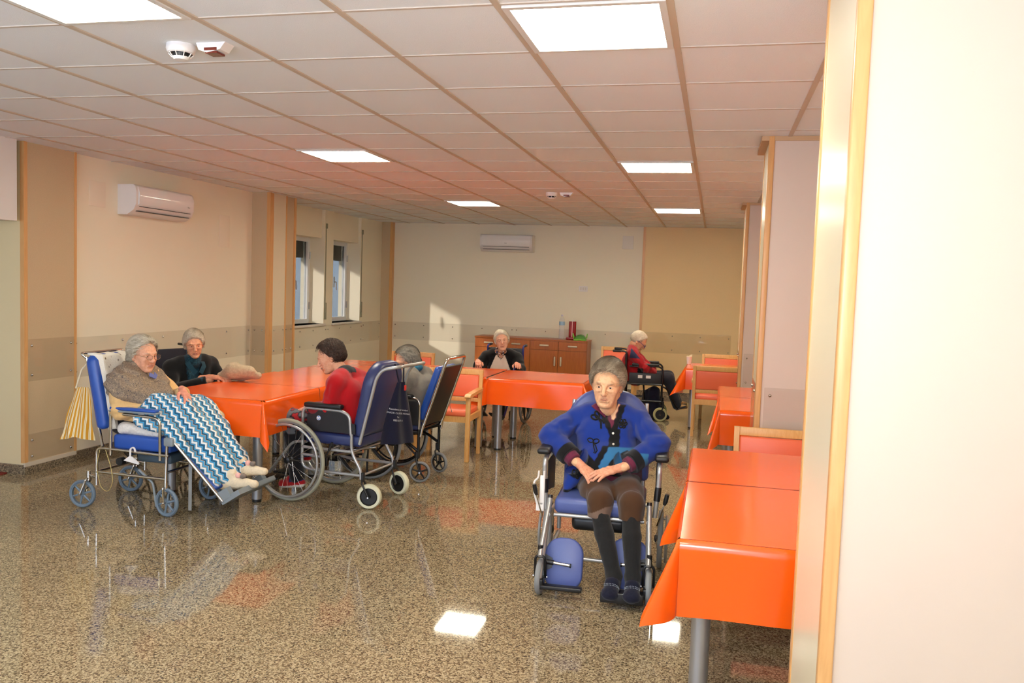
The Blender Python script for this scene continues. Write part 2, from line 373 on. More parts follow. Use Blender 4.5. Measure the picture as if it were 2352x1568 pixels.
guard('acrylic guard under the right window', 'x', WX, 8.205, 9.45, .66, .965, 4)
guard('short acrylic guard right of the windows by the corner pier', 'x', WX, 9.455, 10.17, .66, .98, 2)
guard('acrylic guard on the back wall left of the sideboard', 'y', 10.27, -5.04, -2.95, .68, .975, 5)
guard('acrylic guard on the back wall above the sideboard', 'y', 10.27, -2.945, -.95, .68, .975, 5)
guard('acrylic guard on the tan back panel behind the man', 'y', 10.245, -.88, .46, .68, .995, 4)
guard('acrylic guard on the front of the farthest right column', 'y', 6.532, .53, .95, .62, .985, 2)
guard('large acrylic guard on the front of the right column behind the near table', 'y', 2.602, .53, 1.18, .40, 1.045, 2)
guard('acrylic guard on the side of the right column reflecting the orange cloth', 'x', .48, 2.66, 3.06, .52, 1.06, 2, -1)
guard('acrylic guard on the side of the farthest right column', 'x', .48, 6.6, 6.98, .60, 1.0, 2, -1)
# ceiling panel lights
M_diff = mat('led_panel_diffuser', (255, 255, 255), .5, emit=((255, 246, 222), 33.0))
M_frame = mat('light_frame_white', (225, 222, 215), .4)
def panel_light(i, j, label):
    T = thing('ceiling_light', ((i + .5) * .6, (j + .5) * .6, ZC), 0, label, 'ceiling light', 'square panel lights'); e = .287; q = .262
    f = MB(); 
    for a in range(4):
        Mx = Matrix.Rotation(a * math.pi / 2, 4, 'Z'); f.add([(-e, -e, -.012), (e, -e, -.012), (q, -q, -.012), (-q, -q, -.012), (-e, -e, 0), (e, -e, 0)], [(0, 3, 2, 1), (0, 1, 5, 4)], Mx)
    part('light_frame', f, M_frame, T, smooth=False)
    part('diffuser', MB().rbox((-q, -q, -.0115), (q, q, -.002), .02), M_diff, T, smooth=False)
panel_light(-4, -1, 'big square ceiling light panel at the upper left edge')
panel_light(-1, 0, 'big square ceiling light panel nearest the camera, cut by the top edge right of centre')
panel_light(-5, 5, 'square ceiling light panel over the left tables')
panel_light(-1, 6, 'square ceiling light panel above the woman in blue')
panel_light(-5, 11, 'small looking far ceiling light panel over the back left')
panel_light(-1, 12, 'farthest ceiling light panel near the tan back wall')
panel_light(-1, -5, 'square ceiling light panel behind the camera')
# smoke detectors and call sensors
M_plw = mat('white_plastic', (235, 230, 225), .35); M_blk = mat('black_plastic', (22, 22, 23), .38)
def detector(x, y, label, lab2):
    T = thing('smoke_detector', (x, y, ZC), 0, label, 'smoke detector')
    part('body', MB().lathe([(0, -.066), (.028, -.064), (.036, -.056), (.037, -.052)]).lathe([(.048, -.038), (.056, -.034), (.062, -.018), (.060, 0)]), M_plw, T)
    part('sensor_chamber', MB().lathe([(.034, -.053), (.036, -.036), (.048, -.0375)]), M_blk, T, smooth=False)
    rib = MB()
    for k in range(9):
        a = k * math.tau / 9; rib.cyl((.038 * math.cos(a), .038 * math.sin(a), -.053), (.052 * math.cos(a), .052 * math.sin(a), -.037), .0022, 6)
    part('grille', rib, M_plw, T)
    S = thing('ceiling_sensor', (x + .16, y + .01, ZC), 0, lab2, 'sensor')
    part('body', MB().prism([(-.07, 0), (-.058, -.03), (-.02, -.042), (.045, -.03), (.07, 0)], 'y', -.035, .035), M_plw, S, smooth=False)
    part('lens', MB().box((-.03, -.037, -.034), (.03, -.0355, -.022)).box((-.028, -.03, -.044), (.028, .03, -.036)), mat('dark_red_lens', (110, 40, 26), .2), S, smooth=False)
detector(-2.10, .33, 'round white smoke detector on the near ceiling left of centre', 'small white wedge sensor beside the near smoke detector')
detector(-1.52, 5.76, 'round white smoke detector on the far ceiling', 'small white wedge sensor beside the far smoke detector')
# air conditioners
def aircon(loc, rz, label, logo):
    T = thing('air_conditioner', loc, rz, label, 'air conditioner'); L, D, Hh = .86, .2, .27
    prof = [(0, 0), (-.10, 0), (-.17, .045), (-.195, .10), (-.198, .2), (-.185, .255), (-.16, Hh), (0, Hh)]
    part('housing', MB().prism(prof, 'x', -L / 2, L / 2), M_plw, T, angle=50)
    s = MB(); s.box((-.38, -.176, .030), (.38, -.148, .036)); s.box((-.38, -.192, .072), (.38, -.188, .078))
    part('air_outlet', s, mat('dark_grille', (60, 56, 52), .5), T, smooth=False)
    part('front_panel', MB().prism([(-.19, .085), (-.205, .10), (-.208, .2), (-.192, .25), (-.185, .25), (-.19, .2), (-.18, .1)], 'x', -.40, .40), mat('glossy_white_panel', (240, 238, 236), .07), T, angle=50)
    cu = bpy.data.curves.new('maker_badge', 'FONT'); cu.body = 'Baxi'; cu.size = .022; cu.align_x = 'CENTER'; cu.extrude = .0004
    b = bpy.data.objects.new('maker_badge', cu); COL.objects.link(b); b.parent = T; b.location = (0 if logo else .33, -.2085, .125); b.rotation_euler = (math.radians(90), 0, 0)
    cu.materials.append(mat('badge_grey', (140, 138, 134), .4)); text_mesh(b)
    return T
aircon((-5.12, 4.11, 2.16), math.radians(90), 'white split air conditioner high on the left wall', 0)
aircon((-3.09, 10.27, 2.18), 0, 'white split air conditioner high on the back wall', 1)
tag(part('blank_cover_plate', MB().rbox((-1.255, 10.258, 2.27), (-1.085, 10.27, 2.475), .003), mat('matt_white_plate', (232, 226, 214), .6)), 'square white blank cover plate high on the back wall beside the tan panel', 'cover plate')
T = thing('wall_socket', (-1.845, 10.27, 1.585), 0, 'white triple socket plate on the back wall right of the air conditioner', 'wall socket')
part('plate', MB().rbox((-.07, -.009, 0), (.07, 0, .085), .003), M_plw, T)
for k in (-1, 0, 1): part('socket_insert', MB().box((k * .038 - .014, -.011, .018), (k * .038 + .014, -.0085, .068)), mat('socket_grey', (214, 204, 190), .4), T, smooth=False)
for n_, (y, z0, z1, lab) in enumerate(((3.42, 2.2, 2.42, 'faint square junction cover on the left wall above the near column'), (5.38, 1.95, 2.3, 'faint tall junction cover on the left wall near the middle pier'))):
    tag(part('junction_cover', MB().rbox((-5.12, y - .1, z0), (-5.115, y + .1, z1), .002), mat('painted_cover', (240, 229, 206), .6)), lab, 'cover plate')
# ---------------------------------------------------------------- tables and cloths
M_oil = mat('orange_oilcloth', (248, 95, 16), 0.16, spec=0.5, bump=(5, 0.03))
M_oilb = mat('oilcloth_felt_back', (244, 150, 120), 0.9)
M_silver = mat('silver_lacquered_tube', (168, 168, 168), 0.32, metal=0.7)
M_board = mat('tabletop_board', (214, 190, 160), .5)
def table_proto():
    T = thing('dining_table')
    part('tabletop', MB().rbox((-.425, -.41, -.045), (.425, .41, -.012), .006), M_board, T)
    for sx in (-1, 1):
        for sy in (-1, 1):
            l = part('leg', MB().cyl((sx * .345, sy * .33, -.73), (sx * .345, sy * .33, -.045), .034, 20), M_silver, T)
            part('foot', MB().cyl((sx * .345, sy * .33, -.75), (sx * .345, sy * .33, -.728), .032, 20), M_blk, l)
    return T
def cloth(T, cx, cy, zt, hx, hy, drops, corners, label, seed=0, flare=.42):
    """drops: overhang on the x-,x+,y-,y+ sides; corners: subset of (sx,sy) where the corner of the cloth hangs free"""
    rg = random.Random(seed); d = {(-1, 0): drops[0], (1, 0): drops[1], (0, -1): drops[2], (0, 1): drops[3]}
    def build(off, w, bulge):
        lay = MB(); re = .012
        lay.grid(lambda u, v: (-hx + 2 * hx * u, -hy + 2 * hy * v, off + .0012 * math.sin(u * 9 + seed) * math.sin(v * 7)), 10, 10)
        def fall(s, amp=0.0, k=0.0):
            # distance down the cloth -> (outward, z)
            a = min(s / re, math.pi / 2)
            o = re * math.sin(a); z = -re * (1 - math.cos(a)); r = max(0, s - re * math.pi / 2)
            return o + r * (.06 + k), z - r * math.sqrt(max(.05, 1 - (.06 + k) ** 2))
        ph = rg.random() * 6
        for (sx, sy), D in d.items():
            if D <= 0: continue
            L = hy if sx else hx
            def f(u, v, sx=sx, sy=sy, L=L, D=D):
                t = -L + 2 * L * u; s = D * v * (1 + .02 * math.sin(5 * u + ph))
                o, z = fall(s, 0, .05 * math.sin(2.6 * t / L + ph) * v + .02 * math.sin(7 * t / L + ph)); o += off * .9
                return (sx * (hx + o), t, z + off * .3) if sx else (t, sy * (hy + o), z + off * .3)
            lay.grid(f, 26, 12)
        for (sx, sy) in corners:
            Dx = d[(sx, 0)] or .27; Dy = d[(0, sy)] or .27
            def g(u, v, sx=sx, sy=sy):
                t0 = math.atan2(Dy, Dx); th = t0 * u * 2 if u < .5 else t0 + (math.pi / 2 - t0) * (u * 2 - 1); c_, s_ = math.cos(th), math.sin(th)
                R = min(Dx / max(c_, 1e-4), Dy / max(s_, 1e-4)); r = R * v
                w_ = 1 - abs(2 * u - 1); w_ = w_ * w_ * (3 - 2 * w_) * .5 + w_ * .5; fl = .06 + flare * w_ * (1 if v > .1 else v * 10)
                a = min(r / re, math.pi / 2); o = re * math.sin(a); z = -re * (1 - math.cos(a)); rr = max(0, r - re * math.pi / 2)
                ro = o + rr * fl; z -= rr * math.sqrt(max(.1, 1 - fl * fl))
                th2 = math.pi / 4 + (th - math.pi / 4) * (1.0 + .15 * w_)
                return (sx * (hx + (ro + off) * math.cos(th2)), sy * (hy + (ro + off) * math.sin(th2)), z + off * .3)
            lay.grid(g, 22, 14)
        return lay
    outer = build(.0015, 0, 0); rg.seed(seed); inner = build(-.0012, 0, 0)
    m = MB(); m.add(outer.v, outer.f); m.cur = 1; m.add(inner.v, [tuple(reversed(f)) for f in inner.f])
    o = part('tablecloth', m, [M_oil, M_oilb], None, angle=60, normals=False); o.location = (cx, cy, zt)
    bm = bmesh.new(); bm.from_mesh(o.data); bmesh.ops.remove_doubles(bm, verts=bm.verts[:], dist=.0003); bm.to_mesh(o.data); bm.free()
    return tag(o, label, 'tablecloth', 'orange oilcloth tablecloths')
TP = table_proto(); first = [True]
def table(cx, cy, zt, label, wx=.86, wy=.84, drops=(0, 0, 0, 0), corners=(), clabel='', seed=0, flare=.42, grp='dining tables under orange cloths'):
    T = TP if first[0] else copy_tree(TP); first[0] = False
    T.location = (cx, cy, zt - .0); T.scale = (wx / .86, wy / .84, zt / .75)
    tag(T, label, 'table', grp)
    cloth(T, cx, cy, zt, wx / 2, wy / 2, drops, corners, clabel, seed, flare)
ZL = .755; ZM = .725; XL = -3.335
table(XL, 2.835, ZL, 'near left dining table beside the woman with the zigzag blanket', .89, .85, (.20, .26, .27, 0), [(1, -1), (-1, -1)], 'orange cloth at the near end of the left row, corner hanging by the wheel', 1, .34)
table(XL, 3.70, ZL, 'second dining table of the left row, in front of the woman in black', .89, .86, (.22, .26, 0, 0), [], 'orange cloth second from the near end of the left row', 2)
table(XL, 4.56, ZL - .01, 'third dining table of the left row from the near end', .89, .84, (.22, .26, 0, 0), [], 'orange cloth third from the near end of the left row', 3)
table(XL, 5.40, ZL - .02, 'corner dining table at the far end of the left row', .89, .84, (.22, 0, 0, .25), [(-1, 1)], 'orange cloth on the far corner table of the left row', 4)
table(-2.41, 5.40, ZM + .005, 'middle dining table before the white haired woman, left of the sideboard', .93, .84, (0, 0, .15, .25), [], 'orange cloth in front of the white haired woman', 5)
table(-1.46, 5.40, ZM, 'right end dining table of the middle row, in front of the sideboard', .94, .84, (0, .26, .27, .25), [(1, -1), (-1, -1), (1, 1)], 'orange cloth at the right end of the middle row, pointed corner with pink back', 6, .60)
table(.32, 7.62, ZM, 'farthest right dining table with a white cup on it', .84, .80, (.30, 0, .25, .2), [(-1, -1), (-1, 1)], 'orange cloth on the farthest right table with the white cup', 7, .5)
table(.70, 4.12, ZM + .01, 'right dining table in front of the second column, near one of two', .84, .86, (.24, 0, .27, 0), [(-1, -1)], 'orange cloth on the nearer of the two tables behind the right column', 8, .30)
table(.70, 4.98, ZM + .01, 'right dining table behind the right column, farther one of two', .84, .84, (.24, 0, 0, .2), [(-1, -1)], 'orange cloth on the farther of the two tables behind the right column', 9, .30)
table(.56, .56, .75, 'nearest dining table at the lower right, beside the pale pillar', .88, .93, (.20, 0, .28, 0), [(-1, -1)], 'orange cloth nearest the camera with shiny fold at the lower right', 10, .55)
table(.56, 1.47, .75, 'second near right dining table, behind the one at the lower right', .88, .86, (.20, 0, 0, .2), [(-1, -1)], 'orange cloth behind the nearest one on the right', 11, .50)
# ---------------------------------------------------------------- wooden armchairs (forward +x, origin on the floor)
M_beech = wood('beech_chair_wood', (216, 160, 88), (228, 180, 112), (6, 6, 1), .38)
M_vin = mat('coral_vinyl', (238, 112, 72), .38, bump=(200, .05))
def armchair_proto():
    T = thing('armchair'); hw = .25
    for s in (-1, 1):
        part('leg', MB().rbox((.19, s * hw - .02, 0), (.235, s * hw + .02, .60), .005), M_beech, T)
        r = MB(); prof = [(-.235, 0), (-.20, .0), (-.205, .44), (-.255, .81), (-.29, .81), (-.245, .44)]
        r.prism(prof, 'y', s * hw - .016, s * hw + .016); part('leg', r, M_beech, T, smooth=False)
        part('armrest', MB().prism([(-.235, .612), (.21, .597), (.245, .592), (.258, .606), (.245, .622), (.21, .628), (-.24, .64)], 'y', s * hw - .028, s * hw + .028), M_beech, T, smooth=False)
        part('side_rail', MB().box((-.21, s * hw - .012, .37), (.20, s * hw + .012, .425)), M_beech, T, smooth=False)
    part('front_rail', MB().box((.195, -hw, .365), (.225, hw, .425)), M_beech, T, smooth=False)
    part('rear_rail', MB().box((-.235, -hw, .365), (-.21, hw, .425)), M_beech, T, smooth=False)
    Mt = Matrix.Translation((-.2735, 0, .785)) @ Matrix.Rotation(math.radians(-7.6), 4, 'Y')
    part('top_rail', MB().rbox((-.013, -hw + .016, -.028), (.017, hw - .016, .026), .005, Mt), M_beech, T)
    Mt = Matrix.Translation((-.228, 0, .52)) @ Matrix.Rotation(math.radians(-7.6), 4, 'Y')
    part('lower_rail', MB().rbox((-.012, -hw + .016, -.02), (.014, hw - .016, .02), .004, Mt), M_beech, T)
    Mt = Matrix.Translation((-.250, 0, .648)) @ Matrix.Rotation(math.radians(-7.6), 4, 'Y')
    part('backrest', MB().rbox((-.016, -hw + .019, -.106), (.026, hw - .019, .108), .012, Mt), M_vin, T)
    part('seat', MB().rbox((-.205, -hw + .012, .415), (.232, hw - .012, .475), .02, seg=4), M_vin, T)
    return T
AP = armchair_proto(); afirst = [True]
def armchair(x, y, deg, label, sc=1.0):
    T = AP if afirst[0] else copy_tree(AP); afirst[0] = False
    T.location = (x, y, 0); T.rotation_euler = (0, 0, math.radians(deg)); T.scale = (sc, sc, sc)
    tag(T, label, 'armchair', 'beech armchairs with coral seats')
armchair(-2.21, 4.60, -88, 'beech armchair with coral seat in front of the middle tables, beside the black wheelchair')
armchair(-3.25, 6.16, -90, 'beech armchair at the far end of the left row, only its top showing')
armchair(-1.10, 8.85, -90, 'beech armchair by the back wall between sideboard and man in red')
armchair(.26, 6.98, 90, 'beech armchair with its back to us at the farthest right table')
armchair(.33, 8.36, -90, 'beech armchair on the far side of the farthest right table')
armchair(.62, 2.16, -90, 'beech armchair behind the near right tables, only its back above the cloth')
# ---------------------------------------------------------------- sideboard and what stands on it
M_wal = wood('walnut_brown_laminate', (168, 88, 26), (184, 104, 36), (8, 8, .8), .35, 6)
M_hand = mat('satin_handle', (214, 200, 172), .35, metal=.3)
T = thing('sideboard', (-2.57, 10.0, 0), 0, 'brown wooden sideboard with pale handles against the back wall', 'sideboard')
part('carcass', MB().box((-.895, -.20, .08), (.895, .22, .805)), M_wal, T, smooth=False)
part('top', MB().rbox((-.90, -.225, .805), (.90, .222, .83), .002), M_wal, T, smooth=False)
part('plinth', MB().box((-.87, -.18, 0), (.87, .2, .08)), mat('dark_brown_plinth', (70, 36, 16), .5), T, smooth=False)
for i in range(4):
    x0 = -.893 + i * .4465
    dr = part('drawer', MB().rbox((x0 + .003, -.221, .665), (x0 + .4435, -.20, .80), .002), M_wal, T, smooth=False)
    part('handle', MB().rbox((x0 + .15, -.245, .722), (x0 + .30, -.221, .748), .011), M_hand, dr)
    do = part('door', MB().rbox((x0 + .003, -.221, .085), (x0 + .4435, -.20, .660), .002), M_wal, T, smooth=False)
    hx = x0 + (.385 if i % 2 == 0 else .035)
    part('handle', MB().rbox((hx, -.245, .42), (hx + .027, -.221, .57), .011), M_hand, do)
ZS = .831
T = thing('water_bottle', (-2.105, 9.93, ZS), 0, 'clear plastic water bottle with blue label on the sideboard', 'bottle')
M_pet = glass_mat('clear_pet', (225, 232, 238), .22, .05)
part('bottle_body', MB().lathe([(0, .004), (.036, .0), (.044, .01), (.041, .03), (.045, .045), (.041, .06), (.045, .075), (.041, .095), (.045, .12), (.041, .15), (.036, .17), (.041, .20), (.044, .22), (.044, .28), (.038, .31), (.022, .345), (.014, .355), (.014, .37)]), M_pet, T)
part('label_band', MB().lathe([(.0452, .222), (.0452, .278)]), mat('pale_blue_label', (150, 182, 206), .4), T)
part('cap', MB().lathe([(.0155, .36), (.0155, .385), (0, .386)]), mat('lilac_cap', (190, 180, 200), .4), T)
T = thing('cup_dispenser', (-1.94, 9.98, ZS), 0, 'tall red plastic cup dispenser on the sideboard behind the green crown', 'dispenser')
M_red = mat('glossy_dark_red', (150, 14, 18), .2)
part('base', MB().rbox((-.095, -.05, 0), (.06, .05, .035), .01), M_red, T)
for dx in (-.032, .022): part('tube', MB().cyl((dx, 0, .03), (dx, 0, .285), .030, 20), M_red, T)
part('slot_strip', MB().box((-.012, -.03, .04), (0, -.022, .285)), mat('pale_pink_strip', (240, 190, 190), .4), T, smooth=False)
part('cup_stack', MB().cyl((.0, 0, .285), (.0, 0, .30), .022, 16), M_plw, T)
T = thing('toy_crown', (-1.80, 9.86, ZS), 0, 'bright green open plastic holder with two horns on the right end of the sideboard', 'holder')
M_grn = mat('lime_green_plastic', (120, 190, 14), .3)
dome = MB(); dome.grid(lambda u, v: (math.cos(math.pi * u) * (.095 + .0 * v), -.04 + .085 * v, .012 + math.sin(math.pi * u) * .082), 20, 2)
dome.grid(lambda u, v: (math.cos(math.pi * u) * .087, -.04 + .085 * v, .012 + math.sin(math.pi * u) * .072), 20, 2)
dome.prism([(math.cos(math.pi * k / 20) * .09, .012 + math.sin(math.pi * k / 20) * .076) for k in range(21)], 'y', .030, .040)
dome.box((-.095, -.04, 0), (-.03, .045, .02)); dome.box((.03, -.04, 0), (.095, .045, .02)); dome.box((-.03, -.04, .006), (.03, .045, .02))
part('shell', dome, M_grn, T)
for s in (-1, 1): part('horn', MB().prism([(s * .088, .035), (s * .108, .11), (s * .116, .108), (s * .108, .04)], 'y', -.02, .02), M_grn, T, smooth=False)
T = thing('paper_cup', (-.085, 7.86, ZM + .003), 0, 'white paper cup with a napkin in it on the farthest right table', 'cup')
part('cup_body', MB().lathe([(0, 0), (.026, 0), (.036, .095), (.034, .095), (.025, .004)]), mat('white_paper_cup', (240, 228, 220), .6), T)
part('napkin', MB().prism([(-.025, .07), (-.03, .10), (-.01, .098), (.01, .115), (.035, .118), (.026, .07)], 'y', -.012, .012), mat('cream_napkin', (240, 226, 190), .8), T, smooth=False)
# ---------------------------------------------------------------- organic modelling: distance fields meshed by surface nets
def V3(*a): return np.array(a, dtype=np.float32)
_rg = np.random.default_rng(3); _TAB = _rg.random((32, 32, 32)).astype(np.float32) * 2 - 1
def noise3(P):
    I = np.floor(P).astype(np.int32); F = P - I; F = F * F * (3 - 2 * F); r = 0
    for dx in (0, 1):
        wx = F[:, 0] if dx else 1 - F[:, 0]
        for dy in (0, 1):
            wy = F[:, 1] if dy else 1 - F[:, 1]
            for dz in (0, 1):
                wz = F[:, 2] if dz else 1 - F[:, 2]
                r = r + wx * wy * wz * _TAB[(I[:, 0] + dx) & 31, (I[:, 1] + dy) & 31, (I[:, 2] + dz) & 31]
    return r
def rotm(yaw=0, pitch=0, roll=0):
    """pitch > 0 nods the +x axis downwards, yaw turns towards +y, roll tips the top towards -y"""
    return np.array(Matrix.Rotation(yaw, 3, 'Z') @ Matrix.Rotation(pitch, 3, 'Y') @ Matrix.Rotation(roll, 3, 'X'), dtype=np.float32)
def smin(a, b, k):
    if k <= 0: return np.minimum(a, b)
    h = np.clip(.5 + .5 * (b - a) / k, 0, 1); return b * (1 - h) + a * h - k * h * (1 - h)
class F:
    """a distance field: union / subtraction of round cones and ellipsoids with smooth blends"""
    def __init__(s): s.o = []; s.lo = np.full(3, 1e9); s.hi = np.full(3, -1e9); s.disp = None; s.cut = []
    def _bb(s, p, r):
        s.lo = np.minimum(s.lo, np.array(p) - r); s.hi = np.maximum(s.hi, np.array(p) + r)
    def cone(s, a, b, r1, r2=None, k=.02, sub=False):
        r2 = r1 if r2 is None else r2; a = V3(*a); b = V3(*b)
        if not sub: s._bb(a, r1); s._bb(b, r2)
        s.o.append(('c', a, b, r1, r2, k, sub)); return s
    def chain(s, pts, rs, k=.02, sub=False):
        rs = rs if isinstance(rs, (list, tuple)) else [rs] * len(pts)
        for i in range(len(pts) - 1): s.cone(pts[i], pts[i + 1], rs[i], rs[i + 1], k, sub)
        return s
    def ell(s, c, r, R=None, k=.02, sub=False):
        c = V3(*c); r = V3(*r); R = np.eye(3, dtype=np.float32) if R is None else R
        if not sub: s._bb(c, float(max(r)))
        s.o.append(('e', c, r, R, k, sub)); return s
    def plane(s, p, n, k=.004):
        """keep the side that n points away from"""
        s.cut.append((V3(*p), V3(*n) / np.linalg.norm(n), k, 0)); return s
    def wcut(s, p, n, rad=.10):
        """end a sleeve at p: removes only the half ball beyond p"""
        s.cut.append((V3(*p), V3(*n) / np.linalg.norm(n), .002, rad)); return s
    def ev(s, P):
        d = np.full(len(P), 1e3, np.float32)
        for o in s.o:
            if o[0] == 'c':
                _, a, b, r1, r2, k, sub = o; ba = b - a; l2 = float(ba @ ba) + 1e-12
                pa = P - a; t = np.clip(pa @ ba / l2, 0, 1); e = np.linalg.norm(pa - t[:, None] * ba, axis=1) - (r1 + (r2 - r1) * t)
            else:
                _, c, r, R, k, sub = o; q = (P - c) @ R; k0 = np.linalg.norm(q / r, axis=1); k1 = np.linalg.norm(q / (r * r), axis=1); e = k0 * (k0 - 1) / np.maximum(k1, 1e-6)
            d = -smin(-d, e, k) if sub else smin(d, e, k)
        if s.disp is not None: d = d + s.disp(P)
        for p, n, k, rad in s.cut:
            e = (P - p) @ n
            if rad: e = -np.maximum(-e, np.linalg.norm(P - p, axis=1) - rad)
            d = -smin(-d, -e, k)
        return d
    def mesh(s, h, pad=.02):
        lo = s.lo - pad; hi = s.hi + pad; n = np.maximum(np.ceil((hi - lo) / h).astype(int) + 1, 4)
        # coarse pass marks the blocks that can hold the surface
        g = [lo[i] + h * np.arange(n[i]) for i in range(3)]; D = np.full(tuple(n), 1.0, np.float32); B = 8
        bx = [np.arange(0, n[i], B) for i in range(3)]
        cx, cy, cz = np.meshgrid(*[lo[i] + h * (bx[i] + (B - 1) / 2) for i in range(3)], indexing='ij')
        dc = s.ev(np.stack([cx.ravel(), cy.ravel(), cz.ravel()], 1).astype(np.float32)); R = h * B * .87 + .022
        D[:] = np.repeat(np.repeat(np.repeat(np.sign(dc).reshape(cx.shape), B, 0), B, 1), B, 2)[:n[0], :n[1], :n[2]] * .5
        idx = []
        for q in np.nonzero(np.abs(dc) < R)[0]:
            i, j, k = np.unravel_index(q, cx.shape); idx.append((bx[0][i], bx[1][j], bx[2][k]))
        for c0 in range(0, len(idx), 400):
            ps = []; sl = []
            for i, j, k in idx[c0:c0 + 400]:
                S_ = (slice(i, min(i + B, n[0])), slice(j, min(j + B, n[1])), slice(k, min(k + B, n[2])))
                X, Y, Z = np.meshgrid(g[0][S_[0]], g[1][S_[1]], g[2][S_[2]], indexing='ij'); ps.append(np.stack([X.ravel(), Y.ravel(), Z.ravel()], 1)); sl.append((S_, X.shape))
            if not ps: continue
            d = s.ev(np.concatenate(ps).astype(np.float32)); o = 0
            for S_, sh in sl: m = sh[0] * sh[1] * sh[2]; D[S_] = d[o:o + m].reshape(sh); o += m
        return surface_nets(D, lo, h)
def surface_nets(D, lo, h):
    n = D.shape; cs = (n[0] - 1, n[1] - 1, n[2] - 1); acc = np.zeros(cs + (3,), np.float32); cnt = np.zeros(cs, np.float32)
    offs = [(a, b) for a in (0, 1) for b in (0, 1)]
    for ax in range(3):
        o1, o2 = [i for i in range(3) if i != ax]
        for a, b in offs:
            s0 = [None] * 3; s1 = [None] * 3
            s0[ax] = slice(0, cs[ax]); s1[ax] = slice(1, cs[ax] + 1)
            for o, v in ((o1, a), (o2, b)): s0[o] = slice(v, cs[o] + v); s1[o] = s0[o]
            d0, d1 = D[tuple(s0)], D[tuple(s1)]; m = (d0 < 0) != (d1 < 0)
            t = np.where(m, d0 / np.where(np.abs(d0 - d1) < 1e-9, 1, d0 - d1), 0)
            acc[..., ax] += t * m; acc[..., o1] += a * m; acc[..., o2] += b * m; cnt += m
    act = cnt > 0; ids = np.full(cs, -1, np.int64); ids[act] = np.arange(act.sum())
    I = np.argwhere(act); V = lo + h * (I + acc[act] / cnt[act][:, None]); Fs = []
    for ax in range(3):
        o1, o2 = [(1, 2), (2, 0), (0, 1)][ax]
        s0 = [slice(1, cs[i]) for i in range(3)]; s0[ax] = slice(0, cs[ax]); s1 = list(s0); s1[ax] = slice(1, cs[ax] + 1)
        d0, d1 = D[tuple(s0)], D[tuple(s1)]; m = (d0 < 0) != (d1 < 0); E = np.argwhere(m); 
        if len(E) == 0: continue
        base = E.copy(); base[:, o1] += 1; base[:, o2] += 1
        def cid(a, b):
            c = base.copy(); c[:, o1] -= a; c[:, o2] -= b; return ids[c[:, 0], c[:, 1], c[:, 2]]
        q = np.stack([cid(1, 1), cid(0, 1), cid(0, 0), cid(1, 0)], 1); fl = d0[m] > 0; q[fl] = q[fl][:, ::-1]; Fs.append(q)
    Q = np.concatenate(Fs); Q = Q[(Q >= 0).all(1)]
    return V.astype(np.float32), Q
def org(name, parts, m, parent, colf=None, attr=None, smooth_it=0, **props):
    """mesh object from [(V, Q[, colour array])]"""
    vs = []; fs = []; cols = []; o = 0
    for p in parts:
        vs.append(p[0]); fs.append(p[1] + o); o += len(p[0])
        if len(p) > 2: cols.append(p[2])
        elif colf is not None: cols.append(colf(p[0]))
    V = np.concatenate(vs); Q = np.concatenate(fs)
    me = bpy.data.meshes.new(name); me.vertices.add(len(V)); me.vertices.foreach_set('co', V.astype(np.float32).ravel())
    me.loops.add(Q.size); me.loops.foreach_set('vertex_index', Q.astype(np.int32).ravel())
    me.polygons.add(len(Q)); me.polygons.foreach_set('loop_start', np.arange(0, Q.size, 4, dtype=np.int32)); me.polygons.foreach_set('loop_total', np.full(len(Q), 4, np.int32))
    me.update(calc_edges=True); me.validate()
    if cols:
        C_ = np.concatenate(cols).astype(np.float32); C4 = np.ones((len(V), 4), np.float32); C4[:, :3] = C_
        a = me.color_attributes.new('Col', 'FLOAT_COLOR', 'POINT'); a.data.foreach_set('color', C4.ravel())
    if attr is not None:
        a = me.attributes.new('huv', 'FLOAT_VECTOR', 'POINT'); a.data.foreach_set('vector', attr(V).astype(np.float32).ravel())
    me.materials.append(m); me.polygons.foreach_set('use_smooth', [True] * len(me.polygons))
    ob = bpy.data.objects.new(name, me); COL.objects.link(ob); ob.parent = parent
    for k, v in props.items(): ob[k] = v
    return ob
def L3(rgb): return np.array(lin(rgb)[:3], dtype=np.float32)
def vcol_mat(name, rough=.6, bump=(300, .15), spec=.4, sheen=0.0, subs=0.0, noise=0.0):
    if name in MATS: return MATS[name]
    m = mat(name, (200, 200, 200), rough, spec=spec, sheen=sheen, subs=subs, bump=bump); t = NT(m); b = t.n['Principled BSDF']
    a = t.new('ShaderNodeAttribute', attribute_name='Col'); out = a.outputs['Color']
    if noise:
        tc = t.new('ShaderNodeTexCoord'); n = t.new('ShaderNodeTexNoise', i_Scale=70.0, i_Detail=4.0); t.link(tc.outputs['Object'], n.inputs['Vector'])
        mx = t.new('ShaderNodeMix', data_type='RGBA', blend_type='MULTIPLY'); mx.inputs[0].default_value = 1
        t.link(out, mx.inputs['A']); lo = 1 - noise; t.link(t.ramp(n.outputs[0], [(.35, (lo, lo * .93, lo * .9, 1)), (.6, (1, 1, 1, 1))]), mx.inputs['B']); out = mx.outputs['Result']
    t.link(out, b.inputs['Base Color']); return m
M_skin = vcol_mat('aged_skin', .52, (260, .12), .35, subs=.06, noise=.10)
def cloth_m(name, rgb, scale=600, rough=.85, vary=.12, bump=.25): return mat(name, rgb, rough, bump=(scale, bump), vary=(90, vary), sheen=.15, spec=.2)
HC = {}
